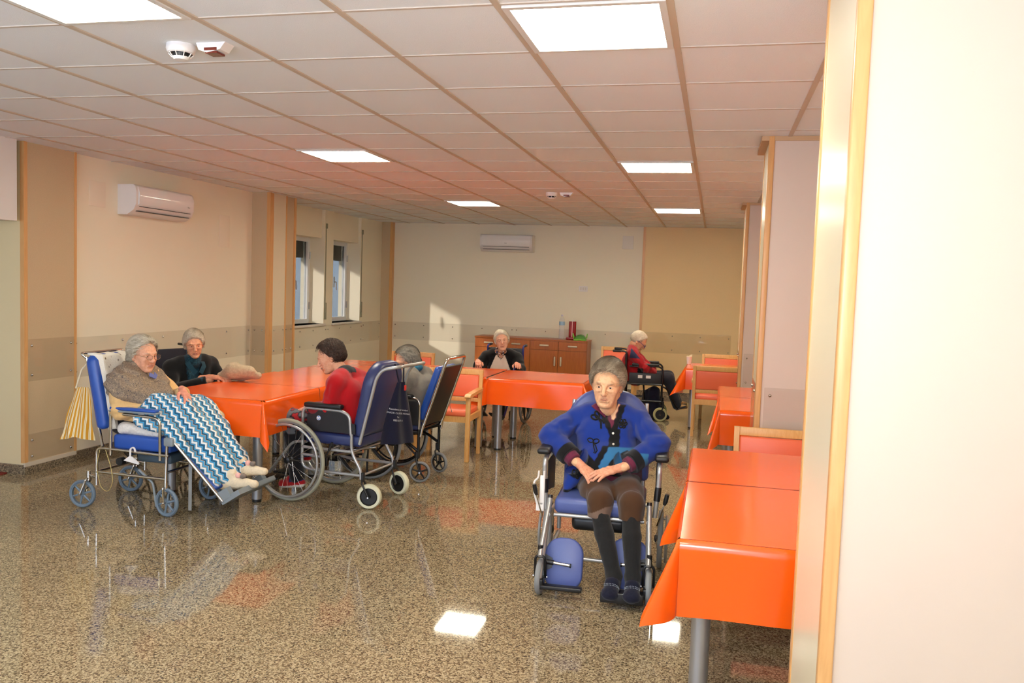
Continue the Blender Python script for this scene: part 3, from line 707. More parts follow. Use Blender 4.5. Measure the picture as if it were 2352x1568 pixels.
def hair_mat(name, dark, light, rough=.5):
    HC[name] = (dark, light); m = mat(name, dark, rough, spec=.35); t = NT(m); b = t.n['Principled BSDF']
    a = t.new('ShaderNodeAttribute', attribute_name='huv'); mp = t.new('ShaderNodeMapping'); mp.inputs['Scale'].default_value = (34, 1.6, 1); t.link(a.outputs['Vector'], mp.inputs[0])
    n = t.new('ShaderNodeTexNoise', i_Scale=2.6, i_Detail=7.0, i_Roughness=.65, i_Distortion=.4); t.link(mp.outputs[0], n.inputs['Vector'])
    t.link(t.ramp(n.outputs[0], [(.33, lin(dark)), (.66, lin(light))]), b.inputs['Base Color'])
    bp = t.new('ShaderNodeBump', i_Strength=.9, i_Distance=.006); t.link(n.outputs[0], bp.inputs['Height']); t.link(bp.outputs[0], b.inputs['Normal'])
    return m
# ---------------------------------------------------------------- the head
def head_field(s=1.0, lip=.72, jw=0.0, frown=0.0, open_=0.0, nose=1.0, jaw=1.0, age=1.0, eyes=1.0, neck=None):
    f = F(); c = lambda *a: f.cone(*a)
    f.ell((-.018, 0, .030), (.094, .074, .088), k=0)
    f.ell((.030, 0, .020), (.058, .066, .062), k=.03)                       # forehead and temples
    f.cone((.030, 0, -.020), (.046, 0, -.082), .056 * jaw, .036 * jaw, k=.03)     # lower face
    f.cone((-.005, .040 + jw, -.055), (.050, .014 + jw, -.098), .022 * jaw, .018, k=.025); f.cone((-.005, -.040 - jw, -.055), (.050, -.014 - jw, -.098), .022 * jaw, .018, k=.025)
    f.ell((.070, 0, -.104), (.020, .022, .015), k=.018)                     # chin
    for sy in (-1, 1):
        f.ell((.062, sy * .040, -.028), (.022, .021, .018), k=.02)           # cheekbone
        f.ell((.062, sy * .036, -.062), (.018, .017, .022), k=.022)          # cheek
        f.chain([(.088, sy * .010, .018 - .005 * frown), (.086, sy * .032, .022), (.070, sy * .050, .014)], [.0085, .0085, .006], k=.012)  # brow
        f.ell((.100, sy * .029, -.001), (.020, .017, .013), k=.012, sub=True)  # socket
        f.ell((.0755, sy * .031, .0005), (.0150, .0170, .0132), k=.004)         # lids
        f.ell((.092, sy * .031, -.0005), (.010, .0135, .0036 * eyes), k=.003, sub=True)  # opening
        f.chain([(.082, sy * .044, -.020), (.085, sy * .031, -.0205), (.088, sy * .020, -.016)], .0045, k=.008)     # bags
        f.cone((.101, sy * .0125, -.036), (.094, sy * .015, -.033), .0068, .006, k=.006)  # nostril wing
        f.chain([(.096, sy * .022, -.034), (.090, sy * .033, -.055), (.080, sy * .036, -.078)], .0022 * age, k=.010, sub=True)   # fold beside nose
        # ear
        R = rotm(sy * .30, -.20, 0)
        f.ell((-.012, sy * .0745, -.008), (.021, .0085, .034), R, k=.006); f.ell((-.008, sy * .083, -.006), (.011, .007, .021), R, k=.004, sub=True)
        f.ell((-.006, sy * .073, -.036), (.010, .006, .010), k=.006)
    f.cone((.086, 0, .016), (.113 + .004 * (nose - 1), 0, -.030), .0075, .0115 * nose, k=.012)   # nose
    f.ell((.108, 0, -.037), (.011, .010, .008), k=.006)
    dz = -.007 * frown
    f.chain([(.086, -.026, -.069 + dz), (.098, -.010, -.0615), (.1005, 0, -.063), (.098, .010, -.0615), (.086, .026, -.069 + dz)], [.004 * lip, .0056 * lip, .0052 * lip, .0058 * lip, .004 * lip], k=.006)
    f.chain([(.086, -.024, -.073 + dz), (.095, -.008, -.0745 - open_ * .008), (.095, .008, -.0745 - open_ * .008), (.086, .024, -.073 + dz)], [.004 * lip, .0064 * lip, .0064 * lip, .004 * lip], k=.006)
    f.chain([(.090, -.027, -.0715 + dz * 1.3), (.104, -.010, -.0675 - open_ * .003), (.104, .010, -.0675 - open_ * .003), (.090, .027, -.0715 + dz * 1.3)], .0016 + open_ * .004 + .0006 * frown, k=.003, sub=True)
    f.chain([(.086, -.014, -.088), (.090, 0, -.0865), (.086, .014, -.088)], .003, k=.008, sub=True)
    if frown:
        for sy in (-1, 1): f.cone((.098, sy * .005, .012), (.100, sy * .007, .034), .0022, k=.005, sub=True)
        f.chain([(.078, -.034, -.096), (.084, -.032, -.078)], .003, k=.006, sub=True); f.chain([(.078, .034, -.096), (.084, .032, -.078)], .003, k=.006, sub=True)
    if neck is not None:
        f.cone((-.028, 0, -.070), neck, .050, .052, k=.03)
        for sy in (-1, 1): f.cone((-.02, sy * .036, -.05), (neck[0] + .045, sy * .018, neck[2] + .03), .012, .010, k=.015)
    return f
def sphere_mesh(c, r, colf, n=22):
    vs = []; fs = []
    for i in range(n + 1):
        th = math.pi * i / n
        for j in range(2 * n): ph = math.pi * j / n; vs.append((math.cos(th), math.sin(th) * math.cos(ph), math.sin(th) * math.sin(ph)))
    vs = np.array(vs, np.float32); w = 2 * n
    for i in range(n):
        for j in range(w): fs.append((i * w + j, i * w + (j + 1) % w, (i + 1) * w + (j + 1) % w, (i + 1) * w + j))
    return vs, np.array(fs), colf(vs)
def make_head(T, C0, R, neckbase, skin, hairm, hair, res=.003, s=1.0, iris=(70, 52, 40), brow=(120, 100, 84), lips=(176, 104, 92), gaze=0.0, **kw):
    """returns mesh pieces for the body object; builds the hair child. C0 centre, R rotation, both in the person's frame."""
    C0 = V3(*C0); nb = (R.T @ (V3(*neckbase) - C0)) / s
    f = head_field(neck=tuple(nb), **kw); f.lo[2] = max(f.lo[2], min(nb[2], -.13) - .06)
    V, Q = f.mesh(res, .012)
    base = L3(skin); red = L3((205, 128, 104)); Lp = L3(lips); Br = L3(brow)
    c = np.tile(base, (len(V), 1)); n1 = noise3(V * 28)[:, None]; c = c * (1 + .05 * n1)
    def blob(p, r):
        return np.exp(-(((V - V3(*p)) / V3(*r)) ** 2).sum(1))[:, None]
    for sy in (-1, 1):
        w = blob((.065, sy * .042, -.040), (.03, .02, .02)) * .35; c = c * (1 - w) + red * w
        w = np.clip(blob((.086, sy * .031, -.012), (.02, .016, .007)) * .30, 0, 1); c = c * (1 - w) + L3((190, 120, 104)) * w
        w = np.clip(blob((.090, sy * .032, .0225), (.02, .019, .0042)) * 1.1 * (.75 + .5 * noise3(V * 260)[:, None]), 0, .85); c = c * (1 - w) + Br * w
        w = blob((-.01, sy * .08, -.01), (.025, .012, .035)) * .35; c = c * (1 - w) + red * w
    w = blob((.11, 0, -.034), (.014, .014, .012)) * .35; c = c * (1 - w) + red * w
    w = np.clip(blob((.098, 0, -.067), (.016, .022, .0068)) * 1.2, 0, .8); c = c * (1 - w) + Lp * w
    spots = np.clip(noise3(V * 75 + 9) - .62, 0, 1)[:, None] * 1.1; c = c * (1 - spots) + L3((150, 96, 66)) * spots
    W = (V * s) @ R.T + C0; out = [(W, Q, c)]
    def ecol(v):
        a = np.degrees(np.arccos(np.clip(v[:, 0] * math.cos(gaze) + v[:, 1] * math.sin(gaze), -1, 1))); r = np.tile(L3((222, 210, 200)), (len(v), 1))
        r[a < 28] = L3(iris); r[(a < 29) & (a > 24)] = L3(tuple(x * .6 for x in iris)); r[a < 12] = L3((12, 10, 10)); return r
    for sy in (-1, 1):
        v, q, cc = sphere_mesh(None, 1, ecol); v = v * .0122 + V3(.0755, sy * .031, 0); out.append(((v * s) @ R.T + C0, q, cc))
    # hair: a shell round the skull cut back from the face
    hf = F(); vol = hair.get('vol', .012)
    hf.ell((-.022, 0, .034), (.094 + vol, .074 + vol, .090 + vol), k=0)
    hf.ell((.018, 0, .052), (.062 + vol * .7, .064 + vol * .8, .060 + vol), k=.02)
    bk = hair.get('back', -.065); hf.ell((-.070, 0, bk + .045), (.042 + vol, .060 + vol * .6, .050), k=.02)
    for sy in (-1, 1):
        sl = hair.get('side', -.01)
        hf.cone((.006, sy * .072, .03), (.0, sy * (.070 + vol * .5), sl), .014 + vol * .5, .010, k=.02)
        if hair.get('fringe'): hf.cone((.060, sy * .046, .068), (.066, sy * .062, .030), .014, .008, k=.015)
    tx = hair.get('tex', .003); fr = hair.get('freq', 13.0); cr = V3(*hair.get('crown', (-.05, .0, .12)))
    def pol(P):
        d = P - cr; az = np.arctan2(d[:, 1], d[:, 0]); rr = np.linalg.norm(d, axis=1); return az, rr
    def disp(P):
        az, rr = pol(P); u = np.stack([np.cos(az) * fr * .5, np.sin(az) * fr * .5, rr * 22], 1)
        return tx * (noise3(u.astype(np.float32)) + .6 * noise3((u * 2.3 + 5).astype(np.float32))) + hair.get('curl', 0) * noise3(P * 75)
    hf.disp = disp; free = F(); free.o = list(hf.o)
    if hair.get('temple'):
        for sy in (-1, 1): hf.chain([(.030, sy * .070, .062), (.040, sy * .076, .030), (.022, sy * .080, hair['temple'])], [.018, .014, .009], k=.015)
    hl = hair.get('line', .062); hf.plane((.058 + hair.get('fwd', 0), 0, hl), (.86, 0, -.50), .008)       # hairline
    hf.plane((-.03, 0, bk), (.25, 0, -1), .01)
    for sy in (-1, 1):
        hf.ell((.060, sy * .050, -.045), (.070, .060, .075), k=.01, sub=True) if not hair.get('cover') else None
        hf.ell((-.004, sy * .085, -.022), (.020, .03, .026), k=.006, sub=True) if hair.get('ear', 1) else None
    Vh, Qh = hf.mesh(max(res, .003), .02)
    def at(W_):
        P = ((W_ - C0) @ R) / s; az, rr = pol(P); return np.stack([az, rr * 9, az * 0], 1)
    ho = org('hair', [((Vh * s) @ R.T + C0, Qh)], hairm, T, attr=at)
    # combed strands over the shell
    n = hair.get('n', 1400); rg = np.random.default_rng(int(abs(C0[2]) * 1e4) + n); root = Vh[rg.integers(0, len(Vh), n)].astype(np.float32); K_ = 7
    L_ = hair.get('len', .055) * (.6 + .7 * rg.random(n)); comb = V3(*hair.get('comb', (0, 0, 0))); cu = hair.get('curly', 0.0)
    def grad(P):
        e = .002; return np.stack([free.ev(P + V3(*(e if i == j else 0 for j in range(3)))) - free.ev(P - V3(*(e if i == j else 0 for j in range(3)))) for i in range(3)], 1) / (2 * e)
    P = root.copy(); pts = []; lift = hair.get('lift', .004); wob = rg.normal(0, 1, (n, 3)).astype(np.float32); nrm = None
    for k in range(K_):
        g = grad(P); g /= np.linalg.norm(g, axis=1)[:, None] + 1e-6; nrm = g if nrm is None else nrm
        P = P - (free.ev(P) - (.0005 + lift * math.sin(math.pi * min(1, (k + .6) / K_)) * (.5 + rg.random(1)[0] * .2)))[:, None] * g; pts.append((P.copy(), g))
        rad = P - cr; rad[:, 2] -= hair.get('grav', .03) * (P[:, 2] < .09); d = rad / (np.linalg.norm(rad, axis=1)[:, None] + 1e-6) + comb + wob * hair.get('mess', .18) + cu * np.sin(k * 1.9 + wob * 9)
        d -= (d * g).sum(1)[:, None] * g; d /= np.linalg.norm(d, axis=1)[:, None] + 1e-6; P = P + d * (L_ / K_)[:, None]
    PP = np.stack([q_[0] for q_ in pts], 1); bad = ((PP[..., 0] > .050) & (PP[..., 2] < hair.get('fz', .072)) & (np.abs(PP[..., 1]) < .060)).any(1) | ((PP[..., 0] > hair.get('fx', .02)) & (PP[..., 2] < hair.get('fs', .005))).any(1); keep = ~bad; pts = [(a_[keep], b_[keep]) for a_, b_ in pts]; root = root[keep]; n = int(keep.sum())
    vs = []; wd_ = hair.get('w', .0009)
    for k, (Q_, g) in enumerate(pts):
        t_ = pts[min(k + 1, K_ - 1)][0] - pts[max(k - 1, 0)][0]; sd = np.cross(t_, g); sd /= np.linalg.norm(sd, axis=1)[:, None] + 1e-6; w_ = wd_ * (1.0 - .85 * (k / (K_ - 1)) ** 2); vs += [Q_ + sd * w_ + g * .0004, Q_ - sd * w_]
    SV = np.stack(vs, 1).reshape(-1, 3); base = (np.arange(n) * 2 * K_)[:, None, None] + (np.arange(K_ - 1) * 2)[None, :, None] + np.array([0, 1, 3, 2])[None, None, :]
    dk, lt = L3(HC[hairm.name][0]), L3(HC[hairm.name][1]); tt = np.clip(.5 + .5 * noise3((root * 55).astype(np.float32)) + rg.normal(0, .22, n), 0, 1)[:, None]; cc = dk * (1 - tt) + lt * tt
    org('hair_strands', [((SV * s) @ R.T + C0, base.reshape(-1, 4), np.repeat(cc, 2 * K_, 0))], vcol_mat('hair_strand', .42, None, .4), ho, kind='stuff')
    return out
# ---------------------------------------------------------------- hands
def hand_field(f, w, d, n, side, curl=.5, spread=.06, s=1.0, thumb=.5, k=.006):
    """w wrist, d direction of the fingers, n back-of-hand normal, side +1/-1: thumb along side*(d x n)"""
    w = np.array(w, float); d = np.array(d, float); d /= np.linalg.norm(d); n = np.array(n, float); n -= d * (n @ d); n /= np.linalg.norm(n); t = np.cross(d, n) * side
    P = lambda a, b, c: tuple(w + (d * a + t * b + n * c) * s)
    r = lambda x: x * s
    f.chain([P(-.03, 0, 0), P(.0, 0, 0)], [r(.023), r(.021)], k=.012)
    for b0, b1 in ((.012, .027), (.006, .010), (-.004, -.008), (-.012, -.024)): f.chain([P(0, b0, 0), P(.045, b1 * .9, .002), P(.082 - abs(b1 - .01) * .25, b1, .002)], [r(.015), r(.0125), r(.0100)], k=.010)
    L = [(.028, .040, .024, .020), (.010, .045, .028, .021), (-.008, .041, .026, .020), (-.025, .032, .020, .018)]
    for i, (b, l1, l2, l3) in enumerate(L):
        base = np.array([.084 - abs(b - .01) * .28, b, .002]); a = curl * (.8 + .12 * i); sp = (b / .03) * spread; pts = [base]; ang = a * .45
        for j, l in enumerate((l1, l2, l3)):
            q = pts[-1] + np.array([l * math.cos(ang), l * math.sin(sp) * .9, -l * math.sin(ang)]); pts.append(q); ang += a * (.75 if j == 0 else .5)
        f.chain([P(*q) for q in pts], [r(.0092), r(.0086), r(.0078), r(.0066)], k=.0035)
        for q, rr in ((pts[0], .0096), (pts[1], .0092)): f.ell(P(*(q + np.array([0, 0, .0012]))), (r(rr),) * 3, k=.004)
    b = np.array([.018, .022, -.004]); m = np.array([.046, .046 + .006 * thumb, -.012 - .01 * thumb]); e1 = m + np.array([.030, .012 - .012 * thumb, -.008]); e2 = e1 + np.array([.024, .002 - .008 * thumb, -.008])
    f.chain([P(*b), P(*m), P(*e1), P(*e2)], [r(.0145), r(.0115), r(.0095), r(.0075)], k=.006)
def limb_axis(a, b): v = np.array(b, float) - np.array(a, float); return v / np.linalg.norm(v)
# ---------------------------------------------------------------- wheels and wheelchairs (local frame: forward +x, left +y)
M_chrome = mat('chrome_tube', (205, 200, 190), .12, metal=1.0); M_sgrey = mat('silver_grey_tube', (172, 172, 170), .3, metal=.55)
M_blkt = mat('black_lacquer_tube', (14, 14, 15), .25); M_tyre = mat('grey_rubber', (132, 134, 134), .7); M_crm = mat('cream_solid_tyre', (214, 212, 182), .55)
M_tyreo = mat('pale_olive_grey_tyre', (150, 148, 128), .6); M_blugr = mat('blue_grey_plastic', (108, 124, 138), .45); M_navy = mat('dark_navy_vinyl', (44, 54, 98), .35, bump=(300, .04)); M_blue = mat('blue_vinyl', (38, 80, 166), .32, bump=(300, .04))
M_bvin = mat('black_vinyl', (20, 20, 22), .45, bump=(200, .08)); M_olive = mat('olive_cream_tyre', (170, 168, 120), .6); M_grp = mat('mid_grey_plastic', (128, 136, 140), .4); M_blk2 = mat('black_mag_spoke', (18, 18, 20), .35)
YR90 = Matrix.Rotation(math.radians(90), 4, 'X')
def ring(R, r, seg=44, ps=10, wide=1.0): return [(R + r * math.cos(2 * math.pi * k / ps), r * wide * math.sin(2 * math.pi * k / ps)) for k in range(ps + 1)]
def at(x, y, z): return Matrix.Translation((x, y, z))
def big_wheel(T, x, y, r, side, style='spoke', tyre=None, rimm=None, lean=0.0):
    """side +1: left of the chair (outer face towards +y)"""
    tyre = tyre or M_tyre; rimm = rimm or M_sgrey; Mx = at(x, y, r) @ Matrix.Rotation(lean, 4, 'X') @ YR90
    w = part('wheel', MB().lathe(ring(r - .0135, .0135, ps=12, wide=1.15), 56, Mx), tyre, T)
    part('rim', MB().lathe([(r - .026, -.011), (r - .022, -.012), (r - .034, -.008), (r - .037, 0), (r - .034, .008), (r - .022, .012), (r - .026, .011)], 56, Mx), rimm if style == 'spoke' else M_blk2, w)
    so = -side
    part('handrim', MB().lathe([(a, b + so * .036) for a, b in ring(r - .040, .009)], 56, Mx), rimm if style == 'spoke' else M_blk2, w)
    for k in range(6):
        brs = MB(); a = k * math.pi / 3 + .3; brs.tube([Mx @ Vector(((r - .032) * math.cos(a), (r - .032) * math.sin(a), 0)), Mx @ Vector(((r - .040) * math.cos(a), (r - .040) * math.sin(a), so * .034))], .0035, 6)
        part('handrim_bracket', brs, M_sgrey if style == 'spoke' else M_blk2, w)
    part('hub', MB().lathe([(0, -.035), (.012, -.035), (.024, -.028), (.024, -.02), (.014, -.014), (.014, .014), (.024, .02), (.024, .028), (.012, .035), (0, .035)], 20, Mx), M_blk, w)
    if style == 'spoke':
        for k in range(24):
            z0 = .024 if k % 2 else -.024; a = k * 2 * math.pi / 24; a2 = a + (.42 if (k // 2) % 2 else -.42)
            part('spoke', MB().tube([Mx @ Vector((.022 * math.cos(a2), .022 * math.sin(a2), z0)), Mx @ Vector(((r - .034) * math.cos(a), (r - .034) * math.sin(a), 0))], .0013, 5), M_chrome, w)
    else:
        n = 8
        for k in range(n):
            a = k * 2 * math.pi / n; ca, sa = math.cos(a), math.sin(a)
            m_ = MB(); m_.tube([Mx @ Vector((.015 * ca, .015 * sa, 0)), Mx @ Vector(((r - .032) * ca, (r - .032) * sa, 0))], [.013, .008], 8); part('spoke', m_, M_blk2, w)
    return w
def caster(T, x, y, r, top, tyre=None, hubm=None, spokes=0, ang=0.0, fork=None, trail=-.035, wide=.016, dual=False, fm=None):
    """swivelling wheel at (x,y), fork stem up to height top; ang swings the wheel about the stem"""
    tyre = tyre or M_crm; hubm = hubm or M_blk; fm = fm or M_blk; S = at(x, y, 0) @ Matrix.Rotation(ang, 4, 'Z'); Mx = S @ at(trail, 0, r) @ YR90
    w = part('caster', MB().tube(smooth_path([S @ Vector((0, sy * .0, top)) for sy in (0,)] + [S @ Vector((0, 0, top - .03)), S @ Vector((0, wide + .012, 2 * r + .012)), S @ Vector((trail, wide + .014, r))], .02), .0075, 8)
             .tube(smooth_path([S @ Vector((0, 0, top - .03)), S @ Vector((0, -wide - .012, 2 * r + .012)), S @ Vector((trail, -wide - .014, r))], .02), .0075, 8)
             .cyl(S @ Vector((0, 0, top - .045)), S @ Vector((0, 0, top + .02)), .014, 14).cyl(S @ Vector((trail, wide + .02, r)), S @ Vector((trail, -wide - .02, r)), .006, 8), fm, T)
    tw = min(wide, r * .3)
    part('tyre', MB().lathe([(r - .026, -tw), (r - .008, -tw), (r, -tw * .5), (r, tw * .5), (r - .008, tw), (r - .026, tw)] if not spokes else ring(r - .011, .011, wide=1.3), 32, Mx), tyre, w)
    if not spokes: part('hub', MB().lathe([(0, -tw - .002), (.012, -tw - .002), (.014, -tw * .6), (r - .034, -tw * .6), (r - .026, -tw - .001), (r - .026, tw + .001), (r - .034, tw * .6), (.014, tw * .6), (.012, tw + .002), (0, tw + .002)], 24, Mx), hubm, w)
    else:
        h = MB().lathe([(0, -.012), (.016, -.012), (.016, .012), (0, .012)], 16, Mx).lathe([(r - .024, -.010), (r - .019, -.011), (r - .019, .011), (r - .024, .010), (r - .024, -.010)], 32, Mx)
        for k in range(spokes):
            a = k * 2 * math.pi / spokes + .3; h.tube([Mx @ Vector((.01 * math.cos(a), .01 * math.sin(a), 0)), Mx @ Vector(((r - .02) * math.cos(a), (r - .02) * math.sin(a), 0))], [.0085, .0065], 6)
        part('hub', h, hubm, w)
    part('axle_bolt', MB().cyl(S @ Vector((trail, wide + .02, r)), S @ Vector((trail, wide + .026, r)), .006, 8).cyl(S @ Vector((trail, -wide - .02, r)), S @ Vector((trail, -wide - .026, r)), .006, 8), M_chrome, w)
    return w
def pad(prof_w, prof_h, thick, top_round=.35, n=9):
    """upright cushion in the y/z plane: width, height, thickness along x; rounded upper corners"""
    r = min(prof_w / 2, top_round * prof_w); rb = max(.03, r * .9 if prof_h < .3 else .03); q_ = [(prof_w / 2 - rb + rb * math.sin(a), rb - rb * math.cos(a)) for a in np.linspace(0, math.pi / 2, 8)]; pts = [(float(x_), float(z_)) for x_, z_ in q_]
    for k in range(n + 1): a = k * math.pi / 2 / n; pts.append((prof_w / 2 - r + r * math.cos(a), prof_h - r + r * math.sin(a)))
    for k in range(n + 1): a = math.pi / 2 + k * math.pi / 2 / n; pts.append((-prof_w / 2 + r + r * math.cos(a), prof_h - r + r * math.sin(a)))
    pts += [(float(-x_), float(z_)) for x_, z_ in reversed(q_)]; cx_ = 0; cz_ = prof_h / 2; rows = []
    for x, sc_ in ((0, .90), (thick * .12, .97), (thick * .35, 1.0), (thick * .65, 1.0), (thick * .88, .97), (thick, .90)):
        rows.append([(x, p[0] * sc_, cz_ + (p[1] - cz_) * (1 - (1 - sc_) * prof_w / prof_h)) for p in pts])
    vs = [p for r_2 in rows for p in r_2]; m = len(pts); fs = [tuple(range(m))[::-1], tuple(range((len(rows) - 1) * m, len(rows) * m))]
    for i in range(len(rows) - 1): fs += [(i * m + j, i * m + (j + 1) % m, (i + 1) * m + (j + 1) % m, (i + 1) * m + j) for j in range(m)]
    b = MB(); b.add(vs, fs); return b
def padpart(name, w, h, th, M, m, T, tr=.35):
    b = pad(w, h, th, tr); q = MB(); q.add(b.v, b.f, M); return part(name, q, m, T, angle=80)
def tubes(name, paths, r, m, T, rad=.04):
    if name == 'cross_bar' and len(paths) > 1:
        for p in paths: tubes(name, [p], r, m, T, rad)
        return
    b = MB()
    for p in paths: b.tube(smooth_path(p, rad), r, 12)
    return part(name, b, m, T)
# --- A: chrome recliner chair on four small wheels (woman with the zigzag blanket)
TA = thing('transport_chair', (-3.60, 2.18, 0), 0, 'blue padded chrome transport chair of the woman with the zigzag blanket, on four small wheels', 'wheelchair'); T = TA
for s in (-1, 1):
    y = s * .25
    tubes('side_frame', [[(-.265, y, .17), (-.265, y, .43), (.30, y, .415)], [(-.265, y, .262), (.275, y, .255)], [(.285, y, .53), (.275, y, .19)], [(-.155, y, .385), (-.155, y, .70), (-.10, y, .70)],
                         [(-.10, y, .675), (.16, y, .668), (.228, y, .655), (.232, y, .38)], [(-.22, y, .44), (-.29, y * .8, .56), (-.40, y * .75, 1.04)]], .0105, M_chrome, T, .05)
    a = part('armrest', MB().rbox((-.155, y - .028, .688), (.215, y + .028, .702), .006), M_grp, T); part('arm_pad', MB().rbox((-.15, y - .026, .700), (.21, y + .026, .722), .010), M_blue, a)
    tubes('leg_rest_tube', [[(.335, y * .94, .50), (.70, y * .94, .142)]], .0115, M_chrome, T)
    part('joint_cover', MB().rbox((.262, y - .014, .48), (.335, y + .016, .54), .012), M_grp, T)
    tubes('caster_bracket', [[(-.265, y, .225), (-.335, y * .98, .235)]], .010, M_chrome, T)
    caster(T, -.335, y * .98, .098, .24, M_blugr, M_blugr, 6, .1, trail=-.045, fm=M_chrome)
    caster(T, .275, y * .98, .098, .22, M_blugr, M_blugr, 6, -.15, trail=.01, fm=M_chrome)
padpart('backrest', .49, .52, .085, at(-.28, 0, .545) @ Matrix.Rotation(math.radians(-11), 4, 'Y'), M_blue, T, .12)
tubes('head_bar', [[(-.40, -.19, 1.03), (-.43, -.21, 1.065), (-.43, .21, 1.065), (-.40, .19, 1.03)]], .009, M_chrome, T)
part('seat', MB().rbox((-.16, -.225, .425), (.29, .225, .525), .02, seg=4), M_blue, T)
part('seat_tray', MB().rbox((-.02, -.16, .335), (.25, .16, .40), .015), mat('slate_plastic', (64, 80, 92), .5), T)
part('leg_rest_pad', MB().rbox((0, -.20, -.018), (.34, .20, .018), .012, at(.37, 0, .44) @ Matrix.Rotation(math.radians(44.5), 4, 'Y')), M_blue, T)
for s in (-1, 1):
    f_ = part('footplate', MB().rbox((0, s * .012, -.022), (.155, s * .235, .014), .008, at(.685, 0, .135) @ Matrix.Rotation(math.radians(-33), 4, 'Y')), M_grp, T)
    part('heel_block', MB().rbox((.0, s * .19, 0), (.09, s * .238, .065), .006, at(.685, 0, .135) @ Matrix.Rotation(math.radians(-33), 4, 'Y')), M_grp, f_)
tubes('cross_bar', [[(-.265, -.25, .262), (-.265, .25, .262)], [(.278, -.25, .30), (.278, .25, .30)], [(.0, -.25, .40), (.02, .25, .40)]], .009, M_chrome, T)
part('seat_knob', MB().cyl((-.06, -.285, .355), (-.06, -.245, .355), .026, 18), M_blk, T)
part('plastic_hook', MB().tube(smooth_path([(.02, -.275, .39), (.02, -.275, .45), (.05, -.275, .46), (.06, -.275, .43)], .015), .006, 8).prism([(-.03, .365), (.085, .345), (.09, .355), (.035, .395), (.01, .395)], 'y', -.278, -.27), M_plw, T, smooth=False)
tubes('strut', [[(.06, -.24, .30), (.17, -.24, .22), (.20, -.24, .06)]], .008, M_grp, T, .02)
part('strap', MB().box((.36, -.12, .0), (.385, -.117, .40), at(0, 0, .02)), mat('grey_webbing', (150, 150, 146), .8), T, smooth=False)
part('cord', MB().tube(smooth_path([(-.24, -.25, .42), (-.26, -.262, .30), (-.22, -.268, .16), (-.16, -.27, .13), (-.12, -.268, .20), (-.14, -.262, .30), (-.20, -.25, .43)], .04), .0022, 6), mat('yellowed_cord', (196, 176, 110), .6), T)
# things on chair A
def throw_at(u, v):
    z = .55 + .50 * min(v / .80, 1); q = max(0, (v - .80) / .20); x = -.195 - (z - .545) * .194 + .022
    if q: a = q * math.pi; x -= .030 * (1 - math.cos(a)); z += .02 * math.sin(a * .5)
    y = -.205 + .44 * u - .02 * v; e = abs(2 * u - 1)
    return (x - .035 * max(0, e - .86) / .14 + .004 * math.sin(17 * u + 9 * v), y, z + .004 * math.sin(23 * u))
o = part('throw', MB().grid(throw_at, 30, 40),
         None or mat('cream_throw', (226, 218, 202), .9, bump=(90, .5)), None, normals=False)
o.location = (-3.60, 2.18, 0); sm = o.modifiers.new('thickness', 'SOLIDIFY'); sm.thickness = .012
m = MATS['cream_throw']; t = NT(m); b = t.n['Principled BSDF']; tc = t.new('ShaderNodeTexCoord'); mp = t.new('ShaderNodeMapping'); mp.inputs['Rotation'].default_value = (math.radians(45), 0, 0); mp.inputs['Scale'].default_value = (1, 20, 20); t.link(tc.outputs['Object'], mp.inputs[0])
ck = t.new('ShaderNodeTexVoronoi', i_Scale=1.0); t.link(mp.outputs[0], ck.inputs['Vector']); t.link(t.ramp(ck.outputs['Distance'], [(.12, lin((120, 98, 80))), (.24, lin((232, 226, 212)))]), b.inputs['Base Color'])
tag(o, 'cream patterned throw over the backrest of the chrome chair at left', 'throw')
f = F(); f.cone((-.11, -.17, .565), (.17, -.175, .555), .044, .034, k=.03); f.cone((-.10, .1, .555), (.16, .12, .545), .03, .026, k=.05); f.cone((-.06, 0, .548), (.2, 0, .54), .024, k=.06); f.disp = lambda P: .007 * noise3(P * 24) + .003 * noise3(P * 60)
o = org('cushion', [f.mesh(.009)], cloth_m('white_cotton_cushion', (226, 220, 212), 300), None); o.location = (-3.60, 2.18, 0); tag(o, 'crumpled white cushion on the seat under the woman in the shawl', 'cushion')
# striped bag hanging on the back of chair A
bag = MB()
def bagf(face):
    def g(u, v):
        w = .045 + .075 * (1 - v) ** .8; x = (u - .5) * 2 * w + .010 * math.sin(9 * v + 8 * u) * (1 - v); y = face * (.028 * math.sin(math.pi * u) * (1 - v * .8)) + .010 * math.sin(u * 15 + 2 * v) * (1 - .3 * v); return (x - .045 * (1 - v), y, .47 + .36 * v - .012 * math.cos(u * 6) * (1 - v))
    return g
bag.grid(bagf(1), 24, 16); bag.grid(bagf(-1), 24, 16)
m = mat('yellow_striped_cotton', (216, 160, 50), .85, bump=(300, .2)); t = NT(m); b = t.n['Principled BSDF']; tc = t.new('ShaderNodeTexCoord'); s_ = t.new('ShaderNodeSeparateXYZ'); t.link(tc.outputs['UV'], s_.inputs[0])
t.link(t.ramp(t.math('FRACT', t.math('MULTIPLY', s_.outputs[0], 8.5)), [(0, lin((206, 146, 34))), (.42, lin((232, 222, 190))), (.55, lin((216, 190, 120))), (.68, lin((232, 222, 190))), (.86, lin((206, 146, 34)))], 'CONSTANT'), b.inputs['Base Color'])
TB = thing('tote_bag', (-4.02, 1.98, 0), math.radians(12), 'yellow and white striped cloth tote bag hanging behind the chrome chair at left', 'bag')
o = part('bag_body', bag, m, TB, normals=False); uv = o.data.uv_layers.new(name='UVMap')
co = [v.co for v in o.data.vertices]
for l in o.data.loops:
    c_ = co[l.vertex_index]; vv = (c_.z - .47) / .36; ww = .045 + .075 * max(0, 1 - vv) ** .8; uv.data[l.index].uv = ((c_.x + .045 * (1 - vv)) / (2 * ww) + .5, vv)
